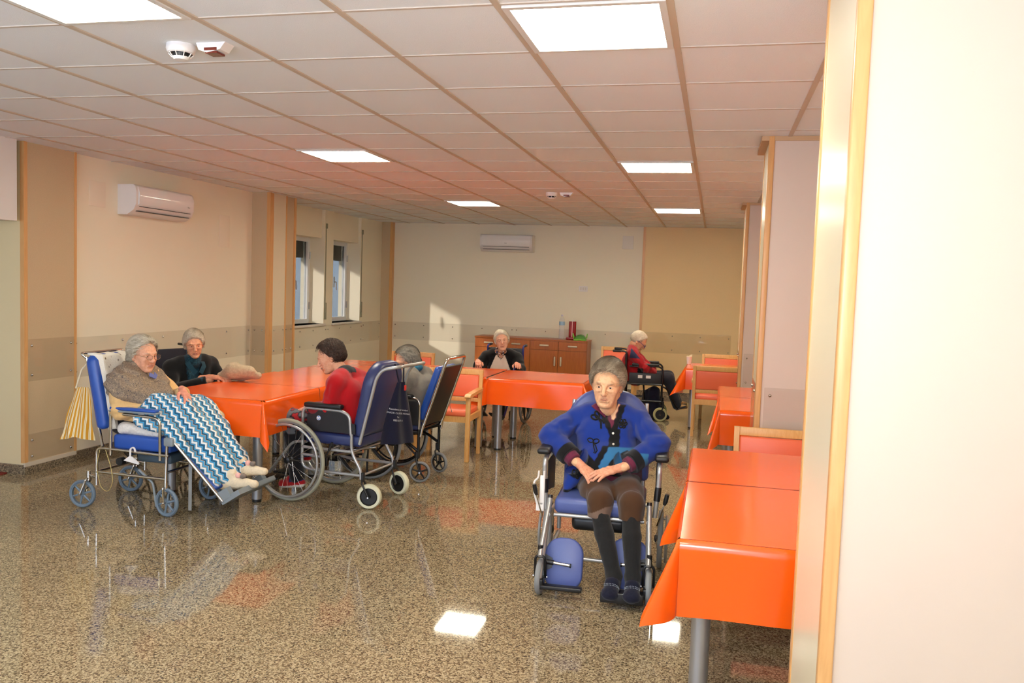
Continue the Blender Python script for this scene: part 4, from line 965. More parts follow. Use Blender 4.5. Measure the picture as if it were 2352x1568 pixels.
part('bag_handle', MB().tube([(-.05, 0, .82), (-.01, 0, .95), (.06, 0.02, 1.045), (.05, .03, .95), (.045, 0.01, .82)], .006, 6), mat('cream_webbing', (226, 210, 180), .8), TB)
# --- C: comfort wheelchair of the woman in red
def comfort_back(T, z0, x0, h, w, tilt, m, tr=.42): padpart('backrest', w, h, .095, at(x0, 0, z0) @ Matrix.Rotation(math.radians(-tilt), 4, 'Y'), m, T, tr)
TC = thing('wheelchair', (-2.45, 2.87, 0), math.radians(174), 'grey wheelchair with dark blue high backrest and cream wheels, of the woman in red', 'wheelchair'); T = TC
for s in (-1, 1):
    y = s * .245; big_wheel(T, .30, s * .305, .305, s, 'spoke', M_tyreo, M_sgrey)
    caster(T, -.285, y, .090, .24, M_crm, M_blk, 0, .25 * s, trail=-.05, wide=.022)
    tubes('side_frame', [[(-.185, y, .53), (-.185, y, .40), (-.265, y, .275), (-.27, y, .21)], [(.225, y, .62), (.225, y, .25), (.10, y, .235), (-.268, y, .235)], [(.225, y, .40), (-.19, y, .40)], [(.225, y, .345), (.05, y, .34)],
                         [(.225, y, .45), (.225, y, .665), (.20, y, .692), (-.10, y, .690), (-.165, y, .66), (-.18, y, .52)]], .0115, M_sgrey, T, .06)
    part('armrest', MB().rbox((-.105, y - .03, .700), (.205, y + .03, .735), .014), M_bvin, T)
    part('side_guard', MB().prism([(-.218, .53), (.155, .53), (.185, .56), (.185, .64), (.12, .655), (.08, .69), (-.09, .69), (-.14, .66), (-.165, .61), (-.215, .60)], 'y', y - .006, y + .006), M_bvin, T, smooth=False)
    tubes('leg_rest_hanger', [[(.22, y * .8, .43), (.34, y * .8, .42), (.56, y * .72, .16)]], .011, M_sgrey, T, .05)
    part('footplate', MB().rbox((.50, s * .02, .10), (.66, s * .16, .118), .006), M_blk, T)
    part('brake', MB().tube([(.03, s * .275, .32), (-.02, s * .275, .40)], .007, 8).tube([(-.02, s * .275, .40), (-.045, s * .275, .46)], .010, 8).rbox((.0, s * .262 - .01, .28), (.06, s * .262 + .01, .35), .006), M_blk, T)
tubes('back_tube', [[(-.25, s * .245, .46), (-.375, s * .245, .95), (-.42, s * .24, 1.01), (-.54, s * .215, 1.035), (-.54, 0, 1.035)] for s in (-1, 1)], .012, M_sgrey, T, .06)
comfort_back(T, .50, -.262, .55, .47, 11.5, M_navy, .36)
part('seat', MB().rbox((-.25, -.222, .43), (.225, .222, .515), .025, seg=4), M_navy, T)
tubes('cross_bar', [[(-.268, -.245, .235), (-.268, .245, .235)], [(-.19, -.245, .40), (-.19, .245, .40)], [(.15, -.245, .34), (.15, .245, .34)]], .009, M_sgrey, T)
for s in (-1, 1): part('gas_spring', MB().cyl((.05, s * .08, .33), (-.2, s * .10, .38), .012, 12), M_chrome, T)
o = part('maker_badge', MB().cyl((.085, .2555, .625), (.085, .2535, .625), .0175, 24), mat('badge_blue', (70, 120, 190), .35), T); o['label'] = 'round blue and white badge'
part('badge_print', MB().lathe([(.013, 0), (.0165, 0)], 24, at(.085, .2562, .625) @ YR90).prism([(.073, .628), (.08, .634), (.087, .629), (.095, .634), (.098, .624), (.088, .618), (.078, .621)], 'y', .2557, .2562), M_plw, o, smooth=False)
# navy bag hanging on the push bar
TG = thing('drawstring_bag', (-2.02, 2.80, 0), math.radians(62), 'dark navy cloth bag with white print hanging from the high backed wheelchair', 'bag')
M_nb = cloth_m('navy_cotton_bag', (18, 19, 40), 500, .8)
def nb(face):
    def g(u, v):
        w = .155 - .115 * v ** 1.3; x = (u - .5) * 2 * w; y = face * (.035 * math.sin(math.pi * u) * (1 - .7 * v)) + .012 * math.sin(11 * u + 3 * v) * (1 - .5 * v); return (x + .03 * v, y, .46 + .44 * v - .02 * u * (1 - v))
    return g
part('bag_body', MB().grid(nb(1), 24, 20).grid(nb(-1), 24, 20), M_nb, TG, normals=False)
part('bag_handle', MB().tube([(.01, 0, .89), (-.02, .02, 1.035), (.03, -.02, 1.035), (.05, 0, .89)], .006, 6), M_nb, TG)
part('red_tag', MB().rbox((.038, -.028, .84), (.056, -.018, .88), .003), mat('red_tag', (200, 40, 30), .4), TG)
def text_on(body, parent, loc, rot, size, m, name='print', align='CENTER', shear=0, ext=.0005):
    cu = bpy.data.curves.new(name, 'FONT'); cu.body = body; cu.size = size; cu.align_x = align; cu.extrude = ext; cu.shear = shear; cu.materials.append(m)
    b = bpy.data.objects.new(name, cu); COL.objects.link(b); b.parent = parent; b.location = loc; b.rotation_euler = rot; return text_mesh(b)
M_wpr = mat('white_print', (232, 232, 235), .6)
for i, (tx, sz, dx) in enumerate((('Residenza per anziani', .0185, 0), ('SENIOR CLUB DEL NONNO', .0168, 0), ('Tel.', .016, -.02), ('080.50.79.11', .019, -.01))):
    o = text_on(tx, TG, (dx, 0, .695 - i * .026), (math.radians(90), math.radians(9), 0), sz, M_wpr, 'bag_print')
    co = o.matrix_basis
    for v in o.data.vertices:       # lay the print on the swelling front of the bag
        p = co @ v.co; vv = (p.z - .46) / .44; w = .155 - .115 * max(0, vv) ** 1.3; u = (p.x - .03 * vv) / (2 * w) + .5
        y = -.035 * math.sin(math.pi * min(1, max(0, u))) * (1 - .7 * vv) + .012 * math.sin(11 * u + 3 * vv) * (1 - .5 * vv) - .0018; v.co = Vector((p.x, y, p.z))
    o.location = (0, 0, 0); o.rotation_euler = (0, 0, 0)
# --- D: black wheelchair with chrome back frame (woman in grey)
TD = thing('wheelchair', (-2.41, 3.72, 0), math.radians(176), 'black wheelchair with chrome framed backrest, of the woman in the grey sweater', 'wheelchair'); T = TD
for s in (-1, 1):
    y = s * .215; big_wheel(T, .10, s * .275, .305, s, 'mag', M_tyre, M_blk2)
    caster(T, -.315, y, .088, .235, M_tyre, M_blk, 5, .3 * s, trail=-.03, wide=.014)
    tubes('side_frame', [[(-.33, y, .20), (-.33, y, .44)], [(-.33, y, .41), (.20, y, .41)], [(-.33, y, .26), (-.20, y, .34), (.12, y, .34)], [(.20, y, .45), (.24, y, .20)], [(.20, y, .68), (.20, y, .22)]], .0125, M_blkt, T, .05)
    tubes('back_frame', [[(-.345, y, .38), (-.36, y, .46)], [(-.33, y, .40), (-.33, y, .655), (-.30, y, .69), (-.25, y, .69)]], .011, M_chrome, T, .04)
    part('armrest', MB().rbox((-.27, y - .03, .685), (.08, y + .03, .72), .015), M_bvin, T)
    part('side_guard', MB().rbox((-.32, y - .006, .47), (.14, y + .006, .665), .004), M_bvin, T)
    tubes('leg_rest_hanger', [[(.20, y, .42), (.30, y, .40), (.47, y * .8, .15)]], .011, M_blkt, T, .05)
    part('footplate', MB().rbox((.44, s * .02, .09), (.60, s * .17, .108), .006), M_blk, T)
tubes('push_frame', [[(-.345, -.205, .42), (-.555, -.205, 1.03), (-.555, .205, 1.03), (-.345, .205, .42)]], .013, M_chrome, T, .05)
Mb = at(-.35, 0, .47) @ Matrix.Rotation(math.radians(-19), 4, 'Y')
part('back_panel', MB().rbox((-.018, -.185, 0), (.004, .185, .52), .006, Mb), M_bvin, T)
part('backrest', MB().rbox((.006, -.19, .03), (.075, .19, .50), .03, Mb, 4), M_blue, T)
part('seat', MB().rbox((-.33, -.20, .42), (.20, .20, .49), .02), M_navy, T)
tubes('cross_bar', [[(-.33, -.215, .44), (-.33, .215, .44)], [(-.33, -.215, .41), (.12, .215, .26)], [(-.33, .215, .41), (.12, -.215, .26)]], .010, M_blkt, T)
part('strap', MB().tube([(-.38, -.235, .76), (-.42, -.26, .68), (-.40, -.27, .58), (-.42, -.28, .52)], .008, 6, flat=.3), mat('grey_webbing', (150, 150, 146), .8), T)
# --- standard folding wheelchair
def std_chair(loc, deg, label, backm, fr, handle=True, hz=.90, wheel_r=.29, tyre=None, rear=False, foot=True, casterm=None, seat_z=.48, big=True, guard_z=(.50, .66)):
    T = thing('wheelchair', (loc[0], loc[1], 0), math.radians(deg), label, 'wheelchair')
    for s in (-1, 1):
        y = s * .22
        if rear: caster(T, -.25, y, .10, .25, M_olive, M_blk, 0, .0, trail=-.02, wide=.016)
        if big: big_wheel(T, -.20, s * .275, wheel_r, s, 'mag', tyre or M_tyre, M_blk2)
        caster(T, .235, y, .088, .23, casterm or M_olive, M_blk, 0, .1, trail=-.03, wide=.016)
        tubes('side_frame', [[(.215, y, .20), (.215, y, .66), (.17, y, .69), (-.20, y, .68)], [(.215, y, .46), (-.24, y, .46)], [(.215, y, .25), (-.24, y, .25), (-.24, y, .45)],
                             [(-.24, y, .25), (-.24, y, hz - .02), (-.27, y, hz), (-.36, y, hz)]], .0115, fr, T, .04)
        if handle: part('push_handle', MB().rbox((-.42, y - .016, hz - .017), (-.31, y + .016, hz + .015), .014), M_blk, T)
        part('armrest', MB().rbox((-.17, y - .028, .69), (.17, y + .028, .722), .013), M_bvin, T)
        part('side_guard', MB().rbox((-.20, y - .005, guard_z[0]), (.20, y + .005, guard_z[1]), .004), M_bvin, T)
        if foot:
            tubes('leg_rest_hanger', [[(.215, y, .44), (.27, y, .42), (.42, y * .8, .16)]], .010, fr, T, .04)
            part('footplate', MB().rbox((0, s * .02, -.008), (.13, s * .165, .008), .004, at(.40, 0, .15) @ Matrix.Rotation(math.radians(-22), 4, 'Y')), M_blk, T)
    part('backrest', MB().rbox((-.26, -.215, .50), (-.235, .215, hz - .03), .01), backm, T)
    part('seat', MB().rbox((-.235, -.205, .45), (.21, .205, seat_z), .012), M_bvin, T)
    tubes('cross_bar', [[(-.02, -.22, .46), (.0, .22, .25)], [(-.02, .22, .46), (.0, -.22, .25)]], .010, fr, T)
    return T
TBk = std_chair((-4.27, 3.43), -20, 'dark blue backed black wheelchair of the woman in the black cardigan', mat('midnight_blue_back', (16, 18, 36), .6), M_blkt, False, 1.0)
TF = std_chair((-2.235, 6.62), -90, 'black wheelchair with bluish frame of the white haired woman behind the middle tables', M_bvin, mat('dark_blue_frame', (24, 26, 110), .3), True, .915)
TM = std_chair((-.625, 7.87), 4, 'black wheelchair of the man in the red jacket, with stickers on its side', M_bvin, M_blkt, True, .865, big=False, rear=True, guard_z=(.46, .60))
for x0, w_ in ((.0, .055), (.10, .06)): part('sticker', MB().box((x0 - .09, -.2265, .535), (x0 - .09 + w_, -.2255, .572)), mat('white_sticker', (235, 230, 222), .5), TM, smooth=False)
orange_jacket = F(); orange_jacket.chain([(-.27, -.21, .86), (-.245, -.235, .72), (-.18, -.25, .66)], [.03, .04, .05], k=.03); orange_jacket.disp = lambda P: .004 * noise3(P * 40)
o = org('garment', [orange_jacket.mesh(.008)], cloth_m('orange_cloth', (232, 104, 22)), None); o.location = TF.location; o.rotation_euler = TF.rotation_euler; tag(o, 'orange garment hung over the side of the white haired woman\'s wheelchair', 'garment')
# --- G: comfort wheelchair of the woman in blue (faces the camera)
M_slate = mat('slate_blue_vinyl', (74, 88, 146), .36, bump=(260, .05)); M_slate2 = mat('slate_piping', (44, 58, 120), .4)
TW = thing('wheelchair', (-.372, 1.80, 0), math.radians(-87), 'grey blue wheelchair in the foreground with open leg pads, of the woman in blue', 'wheelchair'); T = TW
for s in (-1, 1):
    y = s * .27
    big_wheel(T, -.22, s * .335, .17, s, 'spoke', M_tyre, M_sgrey)
    caster(T, .43, s * .285, .095, .25, M_tyre, M_grp, 5, .05 * s, trail=-.02, wide=.014)
    tubes('side_frame', [[(.24, y, .46), (.43, y + s * .012, .25), (.46, y + s * .012, .22)], [(.30, y, .40), (-.22, y, .36), (-.22, y, .18)], [(.22, y, .42), (.20, y, .16), (-.22, y, .16)], [(-.27, s * .22, .42), (-.36, s * .22, .95)]], .0125, M_sgrey, T, .05)
    tubes('arm_post', [[(-.16, s * .315, .44), (-.16, s * .315, .68), (.06, s * .315, .69), (.165, s * .315, .675), (.165, s * .315, .60), (.18, s * .30, .40)]], .0135, M_sgrey, T, .06)
    part('post_sleeve', MB().cyl((.166, s * .313, .565), (.173, s * .307, .49), .018, 16), M_blk, T)
    part('armrest', MB().rbox((-.16, s * .325 - .038, .70), (.175, s * .325 + .038, .735), .016), M_bvin, T)
    part('side_guard', MB().prism([(-.15, .45), (.10, .49), (.13, .66), (-.15, .66)], 'y', s * .30 - .004, s * .30 + .004), M_bvin, T, smooth=False)
    tubes('leg_rest_tube', [[(.235, y, .475), (.27, y + s * .002, .40), (.45, y + s * .012, .09)]], .014, M_sgrey, T, .05)
    part('leg_rest_slider', MB().cyl((.41, y + s * .010, .165), (.458, y + s * .014, .075), .0105, 12), M_chrome, T)
    part('footplate_hinge', MB().rbox((.43, y - .022 + s * .01, .045), (.478, y + .022 + s * .01, .10), .008), M_blk, T)
    part('tube_cap', MB().cyl((.232, y, .475), (.226, y, .492), .014, 12), M_blk, T)
    lv = part('recline_lever', MB().tube([(.20, s * .315, .36), (.225, s * .352, .50)], .0045, 8), M_chrome, T); part('grip', MB().tube([(.222, s * .348, .485), (.226, s * .354, .505), (.230, s * .362, .545)], [.008, .013, .0115], 12), M_blk, lv)
# open right-hand (viewer's left) calf pad, swung outwards, and its mate behind the legs
for s, px, py, pz_ in ((-1, .365, -.165, .160), (1, .30, .175, .17)):
    Mp = at(px, py, pz_) @ Matrix.Rotation(math.radians(-14), 4, 'Y')
    q = padpart('calf_pad', .205, .27, .03, Mp @ at(-.015, 0, -.135), M_slate, T, .42)
    part('pad_bracket', MB().add([(.018, s * .10, .045), (.018, s * .10, -.045), (.018, s * .06, -.025), (.018, s * .06, .025), (.021, s * .10, .045), (.021, s * .10, -.045), (.021, s * .06, -.025), (.021, s * .06, .025)], [(0, 1, 2, 3), (4, 5, 6, 7), (0, 1, 5, 4), (1, 2, 6, 5), (2, 3, 7, 6), (3, 0, 4, 7)], Mp), M_blk, q, smooth=False)
    part('pad_rod', MB().tube([Mp @ Vector((.03, s * .055, .002)), Mp @ Vector((.03, -s * .035, -.006))], .0085, 10), M_chrome, q)
    part('pad_clamp', MB().tube([Mp @ Vector((.03, s * .115, .006)), Mp @ Vector((.03, s * .052, .002))], .0125, 10), M_blk, q); part('rod_cap', MB().tube([Mp @ Vector((.03, -s * .034, -.006)), Mp @ Vector((.03, -s * .042, -.0065))], .011, 10), M_blk, q)
fp = MB().rbox((.44, -.29, .050), (.485, -.055, .072), .006, at(0, 0, 0)); part('footplate', fp, M_blk, T)
part('footplate', MB().rbox((.40, .045, .042), (.52, .265, .064), .006).rbox((.50, .045, .03), (.525, .265, .085), .006), M_blk, T)
comfort_back(T, .50, -.27, .53, .50, 9, M_slate, .42)
part('seat', MB().rbox((-.22, -.245, .395), (.25, .0, .485), .03, seg=4), M_slate, T); part('seat', MB().rbox((-.22, .0, .395), (.25, .245, .485), .03, seg=4), M_slate, T)
part('seat_rail', MB().cyl((.24, -.245, .388), (.24, .245, .388), .011, 12), M_sgrey, T)
part('pan', MB().rbox((-.10, -.15, .30), (.22, .15, .385), .03), M_blk, T)
tubes('cross_bar', [[(.20, -.27, .14), (.20, .27, .14)], [(-.22, -.27, .36), (-.22, .27, .36)], [(-.20, -.22, .84), (-.20, .22, .84)]], .011, M_sgrey, T)
o = MB(); lo = at(.20, -.322, .515)
o.tube(smooth_path([(0, -.02, .10), (0, -.022, .06), (0, -.045, .04), (0, -.045, -.02), (0, -.02, -.10), (0, .01, -.12), (0, .01, .10)], .015), .0055, 8, M=lo); o.rbox((-.004, -.012, -.09), (.004, .012, .075), .003, lo); o.rbox((-.004, -.03, -.125), (.004, .015, -.075), .003, lo)
part('white_hook', o, M_plw, T)
# ---------------------------------------------------------------- people
def A(*p): return np.array(p, float)
def mid(a, b, t=.5): return tuple(np.array(a) * (1 - t) + np.array(b) * t)
M_gar = {}
def garment_m(name, rough=.85, bump=(500, .3), sheen=.2):
    if name not in M_gar: M_gar[name] = vcol_mat(name, rough, bump, .2, sheen)
    return M_gar[name]
def torso_field(J, w=.0, dep=1.0, belly=.0, k=.05):
    """pelvis, chest, shoulders, neck: the clothed trunk; w adds thickness"""
    f = F(); P, C, N = A(*J['P']), A(*J['C']), A(*J['N']); SL, SR = A(*J['SL']), A(*J['SR']); lat = (SL - SR) / np.linalg.norm(SL - SR)
    pw = J.get('pw', .075)
    for s in (1, -1):
        hp = P + lat * s * pw; ch = C + lat * s * J.get('cw', .065); sh = (SL if s > 0 else SR)
        f.cone(hp, ch, .108 * dep + w, .098 * dep + w, k=k); f.cone(ch, mid(sh, N, .42), .098 * dep + w, .058 + w, k=k)
        f.cone(mid(sh, N, .45), sh, .056 + w, .058 + w, k=.03)
        f.cone(N + lat * s * .02, mid(sh, N, .5), .050 + w, .050 + w, k=.03)
    if belly: f.ell(mid(P, C, .35) + A(*J.get('bd', (.05, 0, 0))), (.11 + belly, .14, .14), k=.06)
    return f
def sleeve(f, S, E, W, r=(.062, .054, .050, .044), k=.03, w=0.0):
    f.cone(S, mid(S, E, .5), r[0] + w, r[1] + w, k=k); f.cone(mid(S, E, .5), E, r[1] + w, r[2] + w, k=k); f.cone(E, W, r[2] + w, r[3] + w, k=k)
def folds(elbows, amp=.005, seed=0.0, base=.0025, fr=16):
    def d(P):
        o = base * noise3((P * fr + seed).astype(np.float32)) + base * .5 * noise3((P * fr * 2.4 + seed).astype(np.float32))
        for E, ax in elbows:
            q = P - V3(*E); r = np.linalg.norm(q, axis=1); a = V3(*ax) / np.linalg.norm(ax); t = q @ a
            o = o + amp * np.exp(-(r / .075) ** 2) * np.sin(t * 100 + 3 * noise3((P * 14 + seed).astype(np.float32)))
        return o.astype(np.float32)
    return d
def const(rgb): c = L3(rgb); return lambda V: np.tile(c, (len(V), 1))
def body_piece(J, skin, h=.012):
    """the unclothed trunk and limbs under the clothes, one continuous surface"""
    f = torso_field(J, -.022, .86)
    for s in 'LR':
        f.cone(J['S' + s], J['E' + s], .040, .034, k=.02); f.cone(J['E' + s], J['W' + s], .034, .023, k=.02)
        if 'K' + s in J: f.cone(J['H' + s], J['K' + s], .062, .038, k=.03); f.cone(J['K' + s], J['A' + s], .038, .030, k=.02); f.cone(J['A' + s], J['T' + s], .028, .018, k=.015)
    V, Q = f.mesh(h); return (V, Q, np.tile(L3(skin), (len(V), 1)))
def hand_piece(w, d, n, side, skin, arm=None, h=.0028, **k):
    f = F(); hand_field(f, w, d, n, side, **k)
    if arm is not None: f.cone(arm, w, .029, .021, k=.012)
    V, Q = f.mesh(h, .01); c = np.tile(L3(skin), (len(V), 1)); c = c * (1 + .07 * noise3(V * 60)[:, None]); sp = np.clip(noise3(V * 110 + 4) - .55, 0, 1)[:, None]; c = c * (1 - sp) + L3((150, 98, 72)) * sp
    r = np.clip(noise3(V * 38 + 2), 0, 1)[:, None] * .25; c = c * (1 - r) + L3((196, 120, 98)) * r
    return (V, Q, c)
def P_(label, at_, rz): return thing('person', at_, rz, label, 'person')
def glasses(T, C0, R, m, r=.0045, lens=True):
    g = MB(); M4 = Matrix.Translation(C0) @ Matrix([list(map(float, row)) for row in R]).to_4x4()
    for s in (-1, 1):
        cy = s * .032; pts = [(.106 + .002 * math.cos(a), cy + .024 * math.cos(a), -.004 + .017 * math.sin(a)) for a in np.linspace(0, 2 * math.pi, 20, endpoint=False)]
        g.tube(pts, r * .35, 6, closed=True, M=M4); g.tube([(.104, s * .056, .002), (.085, s * .076, .004), (.0, s * .086, .006), (-.02, s * .084, -.006)], r * .35, 6, M=M4)
    g.tube([(.107, -.009, .001), (.110, 0, .004), (.107, .009, .001)], r * .3, 6, M=M4)
    o = part('glasses', g, m, T)
    if lens:
        for s in (-1, 1):
            l = MB(); l.prism([(s * .032 + .023 * math.cos(a), -.004 + .016 * math.sin(a)) for a in np.linspace(0, 2 * math.pi, 20, endpoint=False)], 'x', .1055, .1065, M4); part('lens', l, glass_mat('spectacle_lens', (235, 235, 235), .03, .02), o)
# ===== woman in blue, foreground
rzW = math.radians(-87); T = P_('elderly woman in a blue cardigan with black bows, frowning, hands crossed in her lap', (-.372, 1.80, 0), rzW)
J = dict(P=(-.09, .02, .56), C=(-.125, 0, .80), N=(-.15, -.002, .945), SL=(-.15, .180, .872), SR=(-.16, -.190, .862), EL=(-.02, .30, .765), ER=(-.03, -.315, .775), WL=(.125, .120, .650), WR=(.095, -.145, .650),
         HL=(-.08, .11, .53), HR=(-.08, -.08, .53), KL=(.255, .175, .485), KR=(.255, .005, .490), AL=(.415, .205, .135), AR=(.405, .105, .135), TL=(.505, .205, .075), TR=(.495, .095, .075), pw=.085)
SKW = (228, 182, 140)
pcs = [body_piece(J, SKW)]
RW = rotm(math.radians(-6), math.radians(7), math.radians(-2))
hm1 = hair_mat('grey_brown_hair', (104, 90, 72), (178, 162, 138))
pcs += make_head(T, (-.085, -.004, 1.087), RW, (-.135, 0, .945), SKW, hm1, dict(vol=.020, side=.012, line=.083, fwd=.006, n=5200, len=.06, comb=(-1.5, .55, .45), temple=.010, lift=.011, mess=.34, tex=.004, back=-.05, w=.0008, crown=(-.05, -.02, .12)), res=.0021, s=1.06, frown=1.0, age=1.9, jaw=1.14, lip=.45, jw=.007, iris=(60, 50, 44), brow=(112, 88, 70), lips=(190, 118, 100), nose=.92, eyes=1.25)
pcs.append(hand_piece((.102, -.120, .640), (.10, .105, -.075), (.35, .1, .95), -1, (222, 160, 128), (.055, -.185, .672), h=.0025, curl=.42, spread=.05, thumb=.4))
pcs.append(hand_piece((.120, .088, .642), (.095, -.165, -.042), (.35, -.1, .93), 1, (224, 164, 132), (.085, .16, .665), h=.0025, curl=.30, spread=.16, thumb=.7))
org('body', pcs, M_skin, T)
BLUE, BLK, TEAL, BURG = L3((25, 52, 134)), L3((14, 14, 16)), L3((50, 112, 158)), L3((104, 38, 60))
def smk(d, w=.0022): return np.clip(.5 - d / (2 * w), 0, 1)[:, None]
def mixc(c, m, col): return c * (1 - m) + col * m
f = torso_field(J, .004, .97); sleeve(f, J['SL'], J['EL'], mid(J['EL'], J['WL'], .92), (.064, .064, .062, .058)); sleeve(f, J['SR'], J['ER'], mid(J['ER'], J['WR'], .92), (.064, .064, .062, .058))
f.ell((-.03, .02, .64), (.125, .175, .13), k=.05); f.ell((-.06, -.155, .57), (.12, .06, .10), k=.04); f.cone((.02, -.17, .56), (.10, -.20, .49), .055, .020, k=.04)
f.disp = folds([(J['EL'], A(.3, -.2, -1)), (J['ER'], A(.3, .2, -1)), ((-.05, .20, .83), A(.2, 1, .6)), ((-.05, -.22, .83), A(.2, -1, .6))], .007, 3, .006, 11)
aL, aR = limb_axis(J['EL'], J['WL']), limb_axis(J['ER'], J['WR'])
f.wcut(mid(J['EL'], J['WL'], .80), aL); f.wcut(mid(J['ER'], J['WR'], .76), aR)
f.ell((-.105, 0, .985), (.075, .058, .070), k=.010, sub=True); f.cone((-.055, -.004, .97), (.05, .030, .885), .050, .010, k=.008, sub=True)
def colW(V):
    x, y, z = V[:, 0].astype(float), V[:, 1], V[:, 2]; wv = .002 * np.sin(z * 180) + .0015 * noise3((V * 60).astype(np.float32)); y = y + wv
    c = np.tile(BLUE, (len(V), 1)); fr = smk(-.115 - x, .004)
    zb = .842; r_e = .036 + (z - zb) * .28; l_e = .036 - (z - zb) * .62              # edges of the V
    V_in = np.maximum(np.maximum(y - r_e, l_e - y), zb - z)
    V_b = np.maximum(np.maximum(y - r_e - .034, l_e - .034 - y), .80 - z)
    c = mixc(c, smk(V_b) * fr, BLK)
    c = mixc(c, smk(V_in) * fr, BURG)
    c = mixc(c, smk(np.maximum(V_in + .004, np.maximum(l_e + .022 - y, .885 - z + np.abs(y - .04) * .2))) * fr, L3(SKW))
    c = mixc(c, smk(np.maximum(np.maximum(.022 - y, y - .084), np.maximum(z - .84, .742 - z))) * fr, BLK)
    yd = np.where(z < .60, -.045 + (z - .60) * .80, -.045 + (z - .60) * .50)
    low = np.maximum(z - .745, yd - y); bel = np.maximum(low, y - .25)
    c = mixc(c, smk(np.maximum(bel, z - .745 + (y - .08) * .08)) * fr, TEAL); c = mixc(c, smk(np.maximum(bel, z - .612)) * fr, BURG)
    c = mixc(c, smk(np.maximum(z - .750, np.abs(y - yd + .018) - .018)) * fr, BLK)
    for E_, W_, a, t0 in ((J['EL'], J['WL'], aL, .60), (J['ER'], J['WR'], aR, .56)):
        q = (V - V3(*E_)) @ V3(*a); L = np.linalg.norm(A(*W_) - A(*E_)); near = np.linalg.norm(V - V3(*E_) - q[:, None] * V3(*a), axis=1) - .085
        c = mixc(c, smk(np.maximum(near, t0 * L - q)), BLK)
    return mixc(c, smk(np.maximum(z - .500, y + .10)), BLK)
card = org('cardigan', [f.mesh(.0042)], garment_m('knit_fine', .9, (700, .35)), T, colf=colW)
M_burg = cloth_m('burgundy_jersey', (104, 38, 62), 600)
for s, a_ in (('L', aL), ('R', aR)):
    f = F(); f.cone(mid(J['E' + s], J['W' + s], .5), J['W' + s], .048, .043); f.wcut(mid(J['E' + s], J['W' + s], .91), a_); f.disp = folds([], 0, 1, .002); org('shirt_cuff', [f.mesh(.005)], M_burg, T)
def strip(pts, w, th, n, M=None):
    b = MB(); P = [Vector(p) for p in pts]; vs = []; fs = []
    for i, p in enumerate(P):
        t = (P[min(i + 1, len(P) - 1)] - P[max(i - 1, 0)]).normalized(); nn = Vector(n).normalized(); s = t.cross(nn).normalized()
        for q in ((-w, 0), (w, 0), (w, th), (-w, th)): vs.append(p + s * q[0] + nn * q[1])
    for i in range(len(P) - 1):
        for k in range(4): fs.append((i * 4 + k, i * 4 + (k + 1) % 4, i * 4 + 4 + (k + 1) % 4, i * 4 + 4 + k))
    fs += [(3, 2, 1, 0), tuple(len(P) * 4 - 4 + k for k in range(4))]; return b.add(vs, fs)
# surface finder: place small trims on the cardigan
from mathutils.bvhtree import BVHTree
def on_surface(obj, y, z, x0=.5, d=(-1, 0, 0)):
    b = obj.get('_'); 
    if obj.name not in BV: BV[obj.name] = BVHTree.FromPolygons([v.co for v in obj.data.vertices], [tuple(p.vertices) for p in obj.data.polygons])
    h = BV[obj.name].ray_cast(Vector((x0, y, z)), Vector(d)); return (h[0], h[1]) if h[0] is not None else (Vector((0, y, z)), Vector((1, 0, 0)))
BV = {}
col = MB()
def cflap(u, v):
    a_ = (-.052 + .046 * u, .978 - .088 * u); b_ = (-.094 + .080 * u, .950 - .058 * u); y = a_[0] * (1 - v) + b_[0] * v; z = a_[1] * (1 - v) + b_[1] * v
    p, n_ = on_surface(card, y, z); return tuple(p + Vector((1, 0, .3)) * (.006 - .002 * v))
col.grid(cflap, 10, 5); o = part('shirt_collar', col, M_burg, T, normals=False); sm = o.modifiers.new('thickness', 'SOLIDIFY'); sm.thickness = .004; sm.offset = 0
M_knb = cloth_m('black_crochet', (10, 10, 12), 500, .8)
def loops(name, curves, r, obj=card, par=None):
    b = MB()
    for c_ in curves: b.tube([tuple(on_surface(obj, y, z)[0] + on_surface(obj, y, z)[1] * (r * .5)) for y, z in c_], r, 6)
    return part(name, b, M_knb, T if par is None else par)
def petal(cy, cz, a, L, W, n=12): return [(cy + math.cos(a) * L * (1 - math.cos(t)) / 2 - math.sin(a) * W * math.sin(t) * .5, cz + math.sin(a) * L * (1 - math.cos(t)) / 2 + math.cos(a) * W * math.sin(t) * .5) for t in np.linspace(0, 2 * math.pi, n)]
loops('bow_applique', [petal(-.048, .885, math.radians(a_), .042, .022) for a_ in (115, 165)] + [[(-.048, .885), (-.030, .865), (-.026, .835)], [(-.046, .885), (-.020, .872), (-.014, .862)]], .006)
loops('bow_applique', [petal(-.066, .762, math.radians(a_), .034, .022) for a_ in (10, 165)] + [[(-.066, .762), (-.060, .738), (-.048, .716)], [(-.066, .762), (-.048, .742), (-.036, .722), (-.046, .708), (-.056, .712)]], .0036)
loops('bow_applique', [petal(-.148, .583, math.radians(a_), .026, .014) for a_ in (60, 170, 290, 10)], .005)
loops('flower_applique', [petal(.094, .868, math.radians(a_), .024, .018) for a_ in range(0, 360, 60)], .0042)
for bz, by in ((.815, .045), (.757, .050)):
    p, n_ = on_surface(card, by, bz); part('button', MB().cyl(p, p + n_ * .005, .0065, 14), mat('pearl_button', (222, 218, 200), .15), T)
